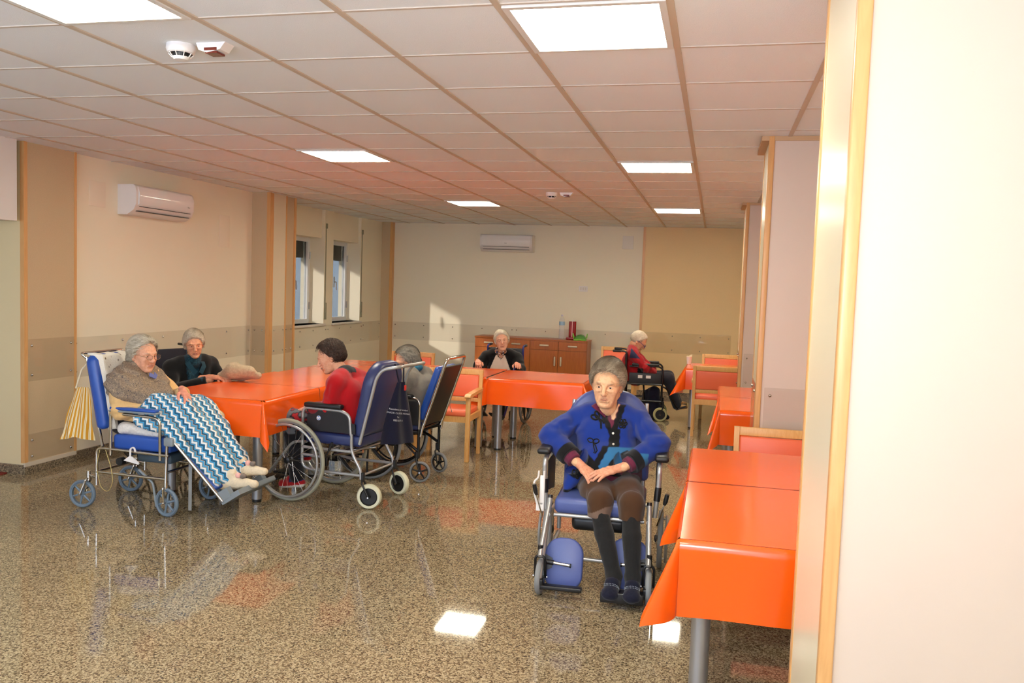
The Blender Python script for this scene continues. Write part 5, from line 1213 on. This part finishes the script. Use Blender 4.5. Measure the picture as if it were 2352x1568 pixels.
# trousers, socks, shoes
f = F()
for s in 'LR':
    K = A(*J['K' + s]); Hh = A(*J['H' + s]); hem = K + A(.028, .0, -.085)
    f.cone(Hh, mid(Hh, K, .6), .098, .082, k=.05); f.cone(mid(Hh, K, .6), K, .078, .066, k=.04); f.cone(K, hem, .068, .064, k=.02)
f.cone((-.1, .09, .55), (-.1, -.07, .55), .11, k=.04)
f.disp = folds([(J['KL'], A(1, 0, .4)), (J['KR'], A(1, 0, .4)), ((.0, .02, .56), A(1, .5, 0))], .005, 6, .004, 11)
f.plane((.28, 0, .408), (.0, 0, -1), .006)
def colT(V):
    c = np.tile(L3((72, 48, 30)), (len(V), 1)); m = (V[:, 0] > .20) & (V[:, 2] < .452 + .02 * np.sin(V[:, 1] * 30)) & (V[:, 1] < .088); c[m] = L3((108, 88, 76)); return c
org('trousers', [f.mesh(.006)], garment_m('wool_twill', .95, (900, .15)), T, colf=colT)
f = F()
for s in 'LR':
    K = A(*J['K' + s]) + A(.03, 0, -.05); An = A(*J['A' + s]); f.cone(K, mid(K, An, .35), .046, .051, k=.01); f.cone(mid(K, An, .35), An, .051, .038, k=.01); f.cone(An, mid(An, J['T' + s], .5), .042, .035, k=.02)
f.disp = folds([], 0, 2, .0012, 40); org('socks', [f.mesh(.006)], cloth_m('black_knee_socks', (30, 30, 30), 800), T)
for s in 'LR':
    f = F(); An, To = A(*J['A' + s]), A(*J['T' + s]); hl = An + A(-.02, 0, -.055); f.cone(hl, To, .037, .036, k=.02); f.ell(To + A(.010, 0, -.004), (.048, .047, .030), k=.015); f.cone(An + A(.0, 0, -.02), mid(An, To, .5), .040, .040, k=.02)
    f.ell(An + A(-.005, 0, .03), (.03, .03, .04), k=.004, sub=True); f.disp = folds([], 0, 5, .0018, 40)
    sh = org('slipper', [f.mesh(.0045)], cloth_m('navy_slipper', (20, 22, 40), 300), T)
    bd = MB(); cnt = 17
    for row in range(2):
        pts = []
        for k in range(cnt):
            a = math.pi * (k + .5) / cnt; y = To[1] + .043 * math.cos(a); z = To[2] + .012 + .034 * math.sin(a) - row * .006
            p, n_ = on_surface(sh, y, z, .9); bd.lathe([(.0022, -.001), (.0014, .0012), (0, .0014)], 6, Matrix.Translation(p))
    part('beaded_trim', bd, mat('silver_beads', (190, 200, 210), .3), sh, smooth=False, kind='stuff')
# ===== woman A with shawl and zigzag blanket
T = P_('elderly woman in glasses, beige cardigan and patterned shawl under a zigzag blanket', (-3.60, 2.18, 0), 0)
J = dict(P=(-.05, 0, .60), C=(-.115, 0, .78), N=(-.125, 0, .94), SL=(-.12, .165, .87), SR=(-.14, -.17, .865), EL=(.03, .21, .74), ER=(-.105, -.215, .69), WL=(.22, .02, .81), WR=(.03, -.13, .72),
         HL=(-.10, .09, .60), HR=(-.10, -.09, .60), KL=(.27, .10, .66), KR=(.26, -.07, .64), AL=(.68, .05, .29), AR=(.65, -.07, .235), TL=(.80, .05, .30), TR=(.80, -.07, .235))
SKA = (232, 172, 138); pcs = [body_piece(J, SKA)]
RA = rotm(math.radians(-14), math.radians(6), 0); CA_ = (-.088, -.01, 1.062)
hm2 = hair_mat('pale_grey_blond_hair', (150, 136, 112), (222, 212, 190))
pcs += make_head(T, CA_, RA, (-.12, 0, .92), SKA, hm2, dict(vol=.022, side=.005, n=3600, len=.05, comb=(-1.9, 0, .2), w=.0009, mess=.35, line=.085, fwd=-.006, tex=.004, back=-.085, ear=1, crown=(.03, 0, .125)), res=.003, s=.97, jaw=1.12, age=1.2, brow=(190, 165, 140), frown=.3)
pcs.append(hand_piece((.235, -.01, .822), (.09, -.06, -.055), (.5, .2, .8), 1, (222, 150, 126), (.12, .11, .79), h=.0035, curl=.6, thumb=.4))
org('body', pcs, M_skin, T); glasses(T, V3(*CA_) + RA @ V3(.002, 0, 0), RA, mat('gold_wire', (150, 120, 84), .3, .8), .0036)
f = torso_field(J, .008, 1.02, .0); sleeve(f, J['SL'], J['EL'], J['WL'], (.064, .062, .058, .046)); sleeve(f, J['SR'], J['ER'], J['WR'], (.070, .066, .060, .048)); f.wcut(mid(J['EL'], J['WL'], .9), limb_axis(J['EL'], J['WL'])); f.disp = folds([(J['ER'], A(.3, 0, -1)), (J['EL'], A(.4, 0, 1))], .008, 8); f.plane((0, 0, .612), (0, 0, -1), .02)
org('cardigan', [f.mesh(.008)], cloth_m('beige_fine_knit', (222, 182, 124), 700, .85, .05), T)
f = F(); f.chain([(-.155, -.16, .865), (-.155, -.06, .925), (-.155, .06, .925), (-.15, .16, .87)], [.088, .082, .082, .090], k=.04)
f.chain([(-.155, -.16, .865), (-.10, -.17, .82), (-.02, -.12, .785), (.06, -.03, .765)], [.090, .084, .076, .056], k=.04); f.chain([(-.15, .16, .87), (-.08, .13, .855), (.02, .05, .80), (.10, .0, .77)], [.086, .074, .062, .05], k=.03)
f.chain([(-.155, -.05, .94), (-.11, -.085, .92), (-.08, -.06, .88), (-.04, -.03, .84)], .040, k=.04); f.cone((-.16, -.02, .86), (-.06, -.03, .82), .10, .08, k=.04); f.cone((-.15, -.13, .885), (-.08, -.10, .87), .070, .065, k=.04); f.chain([(-.15, .05, .945), (-.08, .07, .93), (-.04, .03, .88)], .026, k=.03)
def shd(P): return (.006 * np.sin((P @ V3(.35, .25, 1)) * 95 + 3 * noise3((P * 9).astype(np.float32))) + .004 * noise3((P * 30).astype(np.float32))).astype(np.float32)
f.disp = shd
m = mat('paisley_shawl', (150, 128, 104), .9, bump=(260, .3)); t = NT(m); b = t.n['Principled BSDF']; tc = t.new('ShaderNodeTexCoord'); v_ = t.new('ShaderNodeTexVoronoi', i_Scale=95.0, feature='DISTANCE_TO_EDGE'); n_ = t.new('ShaderNodeTexNoise', i_Scale=60.0, i_Detail=4.0, i_Distortion=2.5)
t.link(tc.outputs['Object'], n_.inputs['Vector']); t.link(t.ramp(n_.outputs[0], [(.38, lin((84, 76, 76))), (.47, lin((170, 148, 120))), (.54, lin((96, 84, 82))), (.62, lin((184, 160, 128)))]), b.inputs['Base Color'])
org('shawl', [f.mesh(.006)], m, T)
f = F(); f.cone((-.03, -.17, .70), (.06, -.14, .73), .02, .012); f.chain([(-.12, -.21, .80), (.0, -.20, .725)], [.02, .015]); 
o = part('blouse_collar', strip([(-.02, -.035, .925), (.0, 0, .907), (-.015, .03, .925)], .016, .004, (1, 0, .5)), mat('blue_white_blouse', (96, 104, 160), .8), T)
f = F(); f.cone((-.22, -.02, .60), (.0, -.06, .60), .12, .11, k=.04); org('trousers', [f.mesh(.01)], cloth_m('black_trousers', (22, 20, 22), 500), T)
# slippers with pompoms
for s, yy, dz in ((-1, -.07, 0), (1, .05, .06)):
    f = F(); f.cone((.60, yy, .215 + dz), (.70, yy, .235 + dz), .040, .044, k=.02); f.cone((.70, yy, .235 + dz), (.835, yy, .235 + dz), .042, .026, k=.02); f.cone((.61, yy, .225 + dz), (.655, yy, .29 + dz), .040, .042, k=.02); f.disp = folds([], 0, 4, .0018, 50)
    sl = org('slipper', [f.mesh(.005)], cloth_m('cream_boucle_slipper', (232, 214, 182), 350, .95, .06, .5), T)
    for px, pm in ((.715, 'pink'), (.752, 'grey')):
        f = F(); f.ell((px, yy - .01, .285 + dz), (.020, .022, .019)); f.disp = folds([], 0, 7, .003, 90); org('pompom', [f.mesh(.0045)], mat('%s_felt' % pm, (234, 178, 168) if pm == 'pink' else (128, 116, 106), .95), sl)
# zigzag blanket over the lap and legs
f = F()
f.chain([(-.02, -.10, .68), (.10, -.09, .705), (.25, -.06, .675), (.42, -.06, .53), (.56, -.06, .36), (.655, -.05, .24)], [.075, .095, .105, .095, .080, .062], k=.05)
f.chain([(-.02, .10, .66), (.12, .12, .69), (.27, .12, .67), (.44, .09, .54), (.58, .07, .39), (.67, .06, .30)], [.07, .095, .10, .085, .070, .058], k=.05)
f.cone((-.03, 0, .68), (.22, .02, .69), .085, .09, k=.05); f.cone((.06, -.225, .63), (.30, -.21, .56), .028, .03, k=.06); f.cone((.30, -.21, .56), (.60, -.15, .24), .03, .028, k=.06); f.cone((.05, -.20, .66), (.25, -.17, .60), .05, .05, k=.06)
f.disp = lambda P: (.006 * np.sin(P[:, 1] * 60 + P[:, 0] * 14 + 2.5 * noise3((P * 6).astype(np.float32))) * np.clip((P[:, 0] + .1) * 2, 0, 1) + .004 * noise3((P * 18).astype(np.float32))).astype(np.float32)
f.plane((.665, 0, .25), (.72, 0, -.70), .006)
m = mat('zigzag_blanket', (60, 140, 180), .9, bump=(600, .3), sheen=.15); t = NT(m); b = t.n['Principled BSDF']; tc = t.new('ShaderNodeTexCoord'); a_ = t.new('ShaderNodeAttribute', attribute_name='huv'); s_ = t.new('ShaderNodeSeparateXYZ'); t.link(a_.outputs['Vector'], s_.inputs[0])
per = .045; tri = t.math('ABSOLUTE', t.math('SUBTRACT', t.math('FRACT', t.math('DIVIDE', s_.outputs[1], per)), .5)); vv = t.math('FRACT', t.math('DIVIDE', t.math('ADD', s_.outputs[0], t.math('MULTIPLY', tri, .044)), .128))
wh, bk, db, lb, tl = (236, 236, 232), (20, 26, 34), (22, 78, 108), (72, 158, 204), (40, 112, 150)
stops = [(0, wh), (.15, bk), (.175, lb), (.27, db), (.36, tl), (.43, wh), (.56, bk), (.575, (224, 206, 176)), (.60, bk), (.62, lb), (.75, bk), (.765, (224, 206, 176)), (.79, bk), (.81, db), (.90, lb), (.975, bk)]
t.link(t.ramp(vv, [(p, lin(c)) for p, c in stops], 'CONSTANT'), b.inputs['Base Color'])
o = org('blanket', [f.mesh(.0065)], m, None, attr=lambda V: np.stack([V[:, 1] * .9 + V[:, 2] * .70 + V[:, 0] * .70 + .012 * noise3((V * 5).astype(np.float32)), V[:, 0] * .70 - V[:, 2] * .70 - V[:, 1] * .1, V[:, 1] * 0], 1)); o.location = (-3.60, 2.18, 0)
tag(o, 'blue and white zigzag patterned blanket over the legs of the woman in glasses', 'blanket')
f = F(); f.chain([(.235, .20, .70), (.33, .20, .69), (.40, .19, .63), (.42, .18, .56)], [.022, .026, .026, .02], k=.03); f.disp = folds([], 0, 3, .004, 30); o = org('pale_cloth', [f.mesh(.007)], cloth_m('pale_yellow_cloth', (232, 216, 168), 300), None); o.location = (-3.60, 2.18, 0); tag(o, 'pale yellow cloth hanging beside the zigzag blanket at the table edge', 'cloth')
# ===== woman B in the black cardigan
T = P_('elderly woman in black cardigan and teal blouse looking at us behind the left table', (-4.15, 3.40, 0), math.radians(-20))
J = dict(P=(-.05, 0, .56), C=(-.03, 0, .76), N=(.045, -.015, .90), SL=(.02, .17, .86), SR=(-.02, -.18, .845), EL=(.08, .25, .70), ER=(.06, -.25, .66), WL=(.36, .05, .775), WR=(.34, -.05, .765),
         HL=(-.05, .09, .53), HR=(-.05, -.09, .53), KL=(.36, .11, .52), KR=(.36, -.09, .52), AL=(.42, .11, .14), AR=(.42, -.09, .14), TL=(.54, .11, .07), TR=(.54, -.09, .07))
SKB = (226, 164, 126); pcs = [body_piece(J, SKB)]; CB_ = (.075, -.03, 1.045); RB = rotm(math.radians(-30), math.radians(10), math.radians(5))
pcs += make_head(T, CB_, RB, (.03, -.02, .90), SKB, hair_mat('silver_blond_hair', (158, 140, 112), (226, 214, 190)), dict(vol=.021, side=-.03, line=.064, fwd=.014, n=2600, len=.05, comb=(-1.2, .4, .2), temple=-.02, w=.0011, mess=.35, tex=.005, back=-.06, ear=0), res=.0032, s=.92, jaw=1.0, age=1.2, frown=.3, brow=(150, 120, 90), iris=(50, 40, 34))
pcs.append(hand_piece((.36, .045, .785), (.12, -.04, -.01), (0, .1, 1), 1, (224, 156, 124), (.28, .10, .775), h=.0038, curl=.8, thumb=.4)); pcs.append(hand_piece((.34, -.04, .785), (.12, .05, .0), (0, -.2, 1), -1, (224, 156, 124), (.26, -.09, .77), h=.0038, curl=.7, thumb=.4))
org('body', pcs, M_skin, T)
f = torso_field(J, .010); sleeve(f, J['SL'], J['EL'], J['WL'], (.064, .056, .052, .042)); sleeve(f, J['SR'], J['ER'], J['WR'], (.064, .058, .054, .042)); f.wcut(mid(J['EL'], J['WL'], .9), limb_axis(J['EL'], J['WL'])); f.wcut(mid(J['ER'], J['WR'], .9), limb_axis(J['ER'], J['WR'])); f.disp = folds([(J['ER'], A(.3, 0, -1))], .006, 2)
def colB(V):
    c = np.tile(L3((14, 14, 15)), (len(V), 1)); y = V[:, 1] + .03 + (V[:, 0] - .06) * .55; m = (V[:, 0] > .0) & (np.abs(y) < .030 + np.clip(V[:, 2] - .62, 0, 1) * .16) & (np.abs(V[:, 1]) < .12); sp = noise3((V * 160).astype(np.float32)) > .25
    c[m] = L3((20, 52, 66)); c[m & sp] = L3((36, 78, 92)); return c
cb = org('cardigan', [f.mesh(.007)], garment_m('knit_fine'), T, colf=colB)
o = part('blouse_collar', strip([(.09, -.105, .895), (.105, -.09, .86), (.135, -.05, .80)], .020, .005, (1, -.7, .3)), cloth_m('teal_blouse', (24, 58, 72), 400), T)
part('blouse_collar', strip([(.10, .035, .895), (.13, .03, .86), (.14, -.01, .80)], .020, .005, (1, .1, .3)), MATS['teal_blouse'], T)
f = F(); f.cone(J['HL'], J['KL'], .09, .075, k=.04); f.cone(J['HR'], J['KR'], .09, .075, k=.04); f.cone(J['KL'], J['AL'], .06, .045, k=.03); f.cone(J['KR'], J['AR'], .06, .045, k=.03); org('skirt', [f.mesh(.012)], MATS['teal_blouse'], T)
for s in 'LR':
    f = F(); f.cone(A(*J['A' + s]) + A(-.02, 0, -.08), A(*J['T' + s]) + A(0, 0, -.02), .038, .03, k=.02); org('shoe', [f.mesh(.01)], M_bvin, T)
# blurred beige bundle on the table edge: a cloth doll or pillow she holds
f = F(); f.chain([(.44, .02, .80), (.56, .06, .845), (.68, .12, .85)], [.030, .062, .046], k=.04); f.chain([(.42, .04, .79), (.56, .12, .80), (.72, .18, .81)], [.03, .034, .028], k=.04); f.disp = folds([], 0, 6, .006, 20)
o = org('cloth_bundle', [f.mesh(.006)], cloth_m('beige_bundle_cloth', (178, 158, 128), 300), None); o.location = (-4.21, 3.42, 0); o.rotation_euler = (0, 0, math.radians(-20)); tag(o, 'greyish beige cloth bundle held above the table by the woman in black', 'cloth')
# ===== woman C in red (profile, head bowed)
T = P_('dark haired woman in a red sweater, head bowed, in the high backed wheelchair', (-2.45, 2.87, 0), math.radians(174))
J = dict(P=(-.07, 0, .56), C=(-.05, 0, .78), N=(.025, 0, .935), SL=(.0, .165, .875), SR=(.0, -.165, .875), EL=(.03, .195, .70), ER=(.03, -.195, .70), WL=(.25, .12, .665), WR=(.26, -.10, .66),
         HL=(-.06, .09, .54), HR=(-.06, -.09, .54), KL=(.42, .12, .575), KR=(.42, -.10, .57), AL=(.34, .13, .14), AR=(.44, -.10, .28), TL=(.47, .13, .075), TR=(.56, -.10, .24))
SKC = (224, 168, 134); pcs = [body_piece(J, SKC)]; CC_ = (.150, .01, 1.050); RC = rotm(math.radians(27), math.radians(22), math.radians(4))
pcs += make_head(T, CC_, RC, (.02, 0, .92), SKC, hair_mat('dark_brown_curly_hair', (30, 20, 16), (84, 60, 46), .45), dict(vol=.018, side=.02, fx=-.005, fs=.035, n=4200, len=.024, comb=(-.8, 0, .9), curly=1.3, lift=.012, mess=.8, w=.0011, line=.078, fwd=-.012, tex=.010, freq=16, back=-.06, ear=1, curl=.006), res=.003, s=.93, jaw=1.05, brow=(60, 44, 36))
for s, sd in (('L', 1), ('R', -1)):
    W = A(*J['W' + s]); pcs.append(hand_piece(W + A(.02, 0, 0), (.13, -sd * .03, -.05), (.2, 0, 1), sd, (228, 168, 136), W - A(.07, -sd * .03, 0), h=.0035, curl=.9, thumb=.3))
org('body', pcs, M_skin, T)
f = torso_field(J, .008, 1.0); sleeve(f, J['SL'], J['EL'], J['WL'], (.068, .062, .056, .044)); sleeve(f, J['SR'], J['ER'], J['WR'], (.072, .066, .060, .044)); f.cone((-.02, 0, .70), (.10, 0, .62), .10, .09, k=.05)
aL, aR = limb_axis(J['EL'], J['WL']), limb_axis(J['ER'], J['WR']); f.wcut(mid(J['EL'], J['WL'], .93), aL); f.wcut(mid(J['ER'], J['WR'], .93), aR); f.disp = folds([(J['EL'], A(.6, 0, -1)), (J['ER'], A(.6, 0, -1)), ((0, .2, .82), A(1, 0, .5))], .007, 12)
def colC(V):
    c = np.tile(L3((176, 14, 22)), (len(V), 1)); q = np.linalg.norm((V - V3(.022, 0, .945)) / V3(1, 1, 1.1), axis=1); c[(q < .080) & (V[:, 2] > .945)] = BLK
    for E_, W_, a in ((J['EL'], J['WL'], aL), (J['ER'], J['WR'], aR)):
        t_ = (V - V3(*E_)) @ V3(*a); c[(t_ > .84 * np.linalg.norm(A(*W_) - A(*E_))) & (np.linalg.norm(V - V3(*W_), axis=1) < .085)] = BLK
    return c
org('sweater', [f.mesh(.007)], garment_m('knit_fine'), T, colf=colC)
f = F()
for s in 'LR': f.cone(J['H' + s], J['K' + s], .092, .078, k=.04); f.cone(J['K' + s], J['A' + s], .068, .056, k=.03)
f.disp = folds([], 0, 2, .004, 12)
def colP(V): c = np.tile(L3((26, 26, 30)), (len(V), 1)); n1 = noise3((V * 34).astype(np.float32)); m = (V[:, 2] > .47); c[m & (n1 > .12)] = L3((96, 100, 104)); c[m & (n1 < -.28)] = L3((150, 30, 34)); return c
org('trousers', [f.mesh(.009)], garment_m('wool_twill'), T, colf=colP)
for s in 'LR':
    An, To = A(*J['A' + s]), A(*J['T' + s]); ax = (To - An); f = F(); f.cone(An + A(-.03, 0, -.045), To + A(0, 0, -.005), .036, .032, k=.02); f.cone(An + A(-.01, 0, -.02), mid(An, To, .5), .038, .034, k=.02)
    def colS(V, An=An, To=To): c = np.tile(L3((170, 20, 28)), (len(V), 1)); q = V[:, 2] - (An[2] - .045 + (V[:, 0] - An[0]) / (To[0] - An[0] + 1e-6) * (To[2] - An[2] + .04)); c[q < -.016] = L3((232, 228, 222)); c[(q > .012) & (V[:, 0] < An[0] + .05)] = L3((30, 44, 90)); return c
    org('sneaker', [f.mesh(.006)], garment_m('canvas'), T, colf=colS)
# ===== woman D in grey
T = P_('grey haired woman in a grey sweater leaning forward in the black wheelchair', (-2.385, 3.72, 0), math.radians(176))
J = dict(P=(-.22, 0, .56), C=(-.21, 0, .74), N=(-.13, 0, .885), SL=(-.17, .16, .84), SR=(-.17, -.16, .84), EL=(-.08, .22, .68), ER=(-.08, -.22, .68), WL=(.14, .10, .70), WR=(.14, -.10, .70),
         HL=(-.18, .09, .54), HR=(-.18, -.09, .54), KL=(.24, .11, .54), KR=(.24, -.09, .54), AL=(.36, .11, .16), AR=(.36, -.09, .16), TL=(.48, .11, .12), TR=(.48, -.09, .12))
SKD = (226, 172, 140); pcs = [body_piece(J, SKD)]; CD_ = (-.085, .01, .972); RD = rotm(math.radians(38), math.radians(20), math.radians(3))
pcs += make_head(T, CD_, RD, (-.12, 0, .86), SKD, hair_mat('dark_grey_hair', (70, 66, 58), (160, 152, 138)), dict(vol=.018, side=-.015, n=2600, len=.05, comb=(-1.8, 0, -.1), w=.001, line=.085, fwd=-.008, tex=.005, back=-.085, ear=1), res=.0034, s=.93, jaw=1.08, age=1.3, brow=(150, 130, 110))
for s, sd in (('L', 1), ('R', -1)): W = A(*J['W' + s]); pcs.append(hand_piece(W, (.12, -sd * .05, .0), (0, 0, 1), sd, SKD, W - A(.06, 0, 0), h=.005, curl=.8))
org('body', pcs, M_skin, T); glasses(T, V3(*CD_), RD, mat('gold_wire', (150, 120, 84), .3, .8), .0036)
f = torso_field(J, .014, 1.05); sleeve(f, J['SL'], J['EL'], J['WL'], (.074, .068, .060, .045)); sleeve(f, J['SR'], J['ER'], J['WR'], (.074, .068, .060, .045)); f.disp = folds([(J['EL'], A(.6, 0, -1)), ((-.15, .2, .80), A(1, 0, .6)), ((-.13, .2, .74), A(1, 0, .9))], .010, 14, .004)
f.wcut(mid(J['EL'], J['WL'], .93), limb_axis(J['EL'], J['WL'])); f.wcut(mid(J['ER'], J['WR'], .93), limb_axis(J['ER'], J['WR']))
org('sweater', [f.mesh(.007)], cloth_m('grey_melange_sweat', (122, 116, 106), 600, .9, .06), T)
f = F(); f.chain([(-.19, -.05, .915), (-.20, 0, .92), (-.19, .05, .915), (-.13, .07, .905)], [.020, .022, .020, .016], k=.02); org('shirt_collar', [f.mesh(.006)], cloth_m('teal_collar', (30, 92, 120), 300), T)
f = F(); f.chain([(-.02, -.10, .86), (-.03, 0, .87), (-.02, .11, .85), (-.01, .16, .78)], [.016, .02, .022, .02], k=.03); f.disp = folds([], 0, 1, .003, 40); org('white_collar_cloth', [f.mesh(.006)], cloth_m('white_cloth', (230, 226, 218), 300), T)
f = F()
for s in 'LR': f.cone(J['H' + s], J['K' + s], .088, .07, k=.04); f.cone(J['K' + s], J['A' + s], .06, .045, k=.03); f.cone(J['A' + s], J['T' + s], .045, .035, k=.03)
org('trousers', [f.mesh(.011)], cloth_m('dark_trousers', (34, 36, 50), 400), T)
# ===== white haired woman facing the camera
T = P_('white haired woman in black cardigan and cream bib behind the middle tables', (-2.235, 6.62, 0), math.radians(-90))
J = dict(P=(-.10, 0, .56), C=(-.12, 0, .70), N=(-.07, .005, .845), SL=(-.09, .18, .785), SR=(-.09, -.19, .78), EL=(.0, .25, .66), ER=(-.02, -.27, .66), WL=(.15, .235, .715), WR=(.12, -.235, .72),
         HL=(-.08, .09, .53), HR=(-.08, -.09, .53), KL=(.30, .13, .50), KR=(.30, -.13, .50), AL=(.38, .13, .15), AR=(.38, -.13, .15), TL=(.50, .13, .12), TR=(.50, -.13, .12))
SKF = (234, 184, 152); pcs = [body_piece(J, SKF)]; CF_ = (-.03, .005, .985); RF = rotm(math.radians(16), math.radians(-2), math.radians(8))
pcs += make_head(T, CF_, RF, (-.06, 0, .82), SKF, hair_mat('white_hair', (190, 178, 150), (240, 234, 214)), dict(vol=.016, side=-.02, n=1800, len=.045, comb=(-1.3, .3, .2), w=.0013, line=.066, fwd=.004, tex=.004, back=-.05, ear=1), res=.0038, s=.98, jaw=1.1, age=1.5, open_=.3, eyes=.6, brow=(200, 170, 140))
pcs.append(hand_piece((.16, .24, .735), (.12, .05, .0), (0, 0, 1), 1, (230, 160, 134), (.09, .245, .70), h=.0045, curl=.5)); pcs.append(hand_piece((.13, -.235, .74), (.12, .04, -.02), (.2, 0, 1), -1, (230, 160, 134), (.06, -.25, .70), h=.0045, curl=1.1))
org('body', pcs, M_skin, T)
f = torso_field(J, .012, .95); sleeve(f, J['SL'], J['EL'], J['WL'], (.062, .060, .058, .046)); sleeve(f, J['SR'], J['ER'], J['WR'], (.062, .062, .060, .046)); f.wcut(mid(J['EL'], J['WL'], .85), limb_axis(J['EL'], J['WL'])); f.wcut(mid(J['ER'], J['WR'], .85), limb_axis(J['ER'], J['WR'])); f.disp = folds([(J['EL'], A(.6, 0, -1))], .006, 3)
f.ell((-.03, 0, .87), (.05, .05, .05), k=.01, sub=True)
def colF(V):
    c = np.tile(L3((16, 15, 17)), (len(V), 1)); z = V[:, 2]; m = (V[:, 0] > -.07) & (np.abs(V[:, 1]) < .035 + np.clip(.86 - z, 0, 1) * .42) & (np.abs(V[:, 1]) < .13); c[m] = L3((236, 218, 196))
    m2 = m & (np.abs(V[:, 1]) < (z - .755) * .8); n1 = noise3((V * 90).astype(np.float32)); c[m2] = L3((30, 24, 24)); c[m2 & (n1 > .1)] = L3((170, 110, 70)); c[m2 & (n1 > .4)] = L3((224, 210, 190)); return c
org('cardigan', [f.mesh(.006)], garment_m('knit_fine'), T, colf=colF)
f = F(); f.chain([(-.08, -.07, .885), (-.01, -.05, .855), (.01, 0, .83), (-.01, .05, .855), (-.08, .07, .885)], [.016, .016, .014, .016, .016], k=.02); f.disp = folds([], 0, 1, .002, 60)
def colSc(V): n1 = noise3((V * 90).astype(np.float32)); c = np.tile(L3((60, 40, 36)), (len(V), 1)); c[n1 > 0] = L3((190, 120, 76)); c[n1 > .35] = L3((226, 214, 200)); c[n1 < -.4] = L3((70, 74, 110)); return c
org('scarf', [f.mesh(.005)], garment_m('canvas'), T, colf=colSc)
f = F()
for s in 'LR': f.cone(J['H' + s], J['K' + s], .085, .07, k=.04); f.cone(J['K' + s], J['A' + s], .05, .04, k=.03); f.cone(J['A' + s], J['T' + s], .04, .03, k=.03)
org('trousers', [f.mesh(.012)], MATS['black_trousers'], T)
# ===== man in red jacket, asleep
T = P_('white haired man in glasses and red jacket with navy shoulder, head bowed', (-.625, 7.87, 0), math.radians(4))
J = dict(P=(-.12, 0, .54), C=(-.18, 0, .72), N=(-.175, 0, .875), SL=(-.175, .16, .825), SR=(-.175, -.16, .825), EL=(.0, .20, .665), ER=(.0, -.20, .665), WL=(.12, .10, .60), WR=(.125, -.10, .595),
         HL=(-.10, .09, .52), HR=(-.10, -.09, .52), KL=(.29, .11, .545), KR=(.29, -.09, .535), AL=(.42, .11, .22), AR=(.41, -.09, .20), TL=(.52, .11, .20), TR=(.52, -.09, .185))
SKM = (226, 170, 132); pcs = [body_piece(J, SKM)]; CM_ = (-.105, 0, .985); RM = rotm(0, math.radians(38), 0)
pcs += make_head(T, CM_, RM, (-.17, 0, .85), SKM, hair_mat('thin_white_hair', (196, 178, 150), (238, 226, 206)), dict(vol=.009, side=.0, n=1500, len=.035, comb=(-1.5, 0, 0), w=.0011, line=.082, fwd=-.014, tex=.003, back=-.045, ear=1), res=.0038, s=.98, jaw=1.06, age=1.3, eyes=.3, brow=(190, 165, 140))
for s, sd in (('L', 1), ('R', -1)): W = A(*J['W' + s]); pcs.append(hand_piece(W, (.10, -sd * .03, -.08), (.5, 0, .8), sd, (214, 150, 120), W - A(.06, 0, -.03), h=.005, curl=.6))
org('body', pcs, M_skin, T); glasses(T, V3(*CM_), RM, mat('blue_plastic_frame', (60, 70, 130), .3), .0085)
f = torso_field(J, .014, 1.02); sleeve(f, J['SL'], J['EL'], J['WL'], (.068, .062, .056, .042)); sleeve(f, J['SR'], J['ER'], J['WR'], (.068, .062, .056, .042)); f.chain([(-.19, -.06, .90), (-.20, 0, .905), (-.19, .06, .90)], .03, k=.02); f.disp = folds([(J['ER'], A(.8, 0, -.6)), ((-.08, -.2, .76), A(1, 0, .2))], .007, 4)
f.wcut(mid(J['EL'], J['WL'], .92), limb_axis(J['EL'], J['WL'])); f.wcut(mid(J['ER'], J['WR'], .92), limb_axis(J['ER'], J['WR']))
def colM(V):
    c = np.tile(L3((158, 22, 30)), (len(V), 1)); c[(V[:, 2] > .78) & (V[:, 2] < .90) & (V[:, 0] > -.205 + (V[:, 2] - .78) * .1) & (V[:, 0] < -.09 - (V[:, 2] - .80) * .9) & (np.abs(V[:, 1]) > .07)] = L3((44, 48, 78))
    c[(V[:, 2] < .66) & (V[:, 0] > -.10) & (V[:, 0] < -.03)] = BLK; return c
org('jacket', [f.mesh(.007)], garment_m('fleece', .9), T, colf=colM)
f = F()
for s in 'LR': f.cone(J['H' + s], J['K' + s], .085, .072, k=.04); f.cone(J['K' + s], J['A' + s], .070, .058, k=.03)
f.disp = folds([], 0, 2, .004, 14); org('trousers', [f.mesh(.010)], cloth_m('charcoal_trousers', (40, 42, 50), 400), T)
for s in 'LR': f = F(); f.cone(A(*J['A' + s]) + A(.0, 0, -.02), J['T' + s], .036, .026, k=.02); org('shoe', [f.mesh(.008)], cloth_m('tan_shoe', (176, 134, 86), 200, .7), T)
f = F(); f.cone((.12, -.05, .36), (.14, -.06, .06), .07, .10, k=.05); f.cone((.05, .0, .3), (.02, .02, .06), .08, .06, k=.06); f.cone((.22, -.04, .06), (.30, -.05, .04), .05, .03, k=.05); f.disp = folds([], 0, 2, .008, 16); f.plane((0, 0, .004), (0, 0, -1))
o = org('bag', [f.mesh(.01)], cloth_m('navy_bag_cloth', (18, 20, 40), 300), None); o.location = (-.625, 7.87, 0); tag(o, 'slack dark navy bag hanging to the floor under the man\'s wheelchair', 'bag')
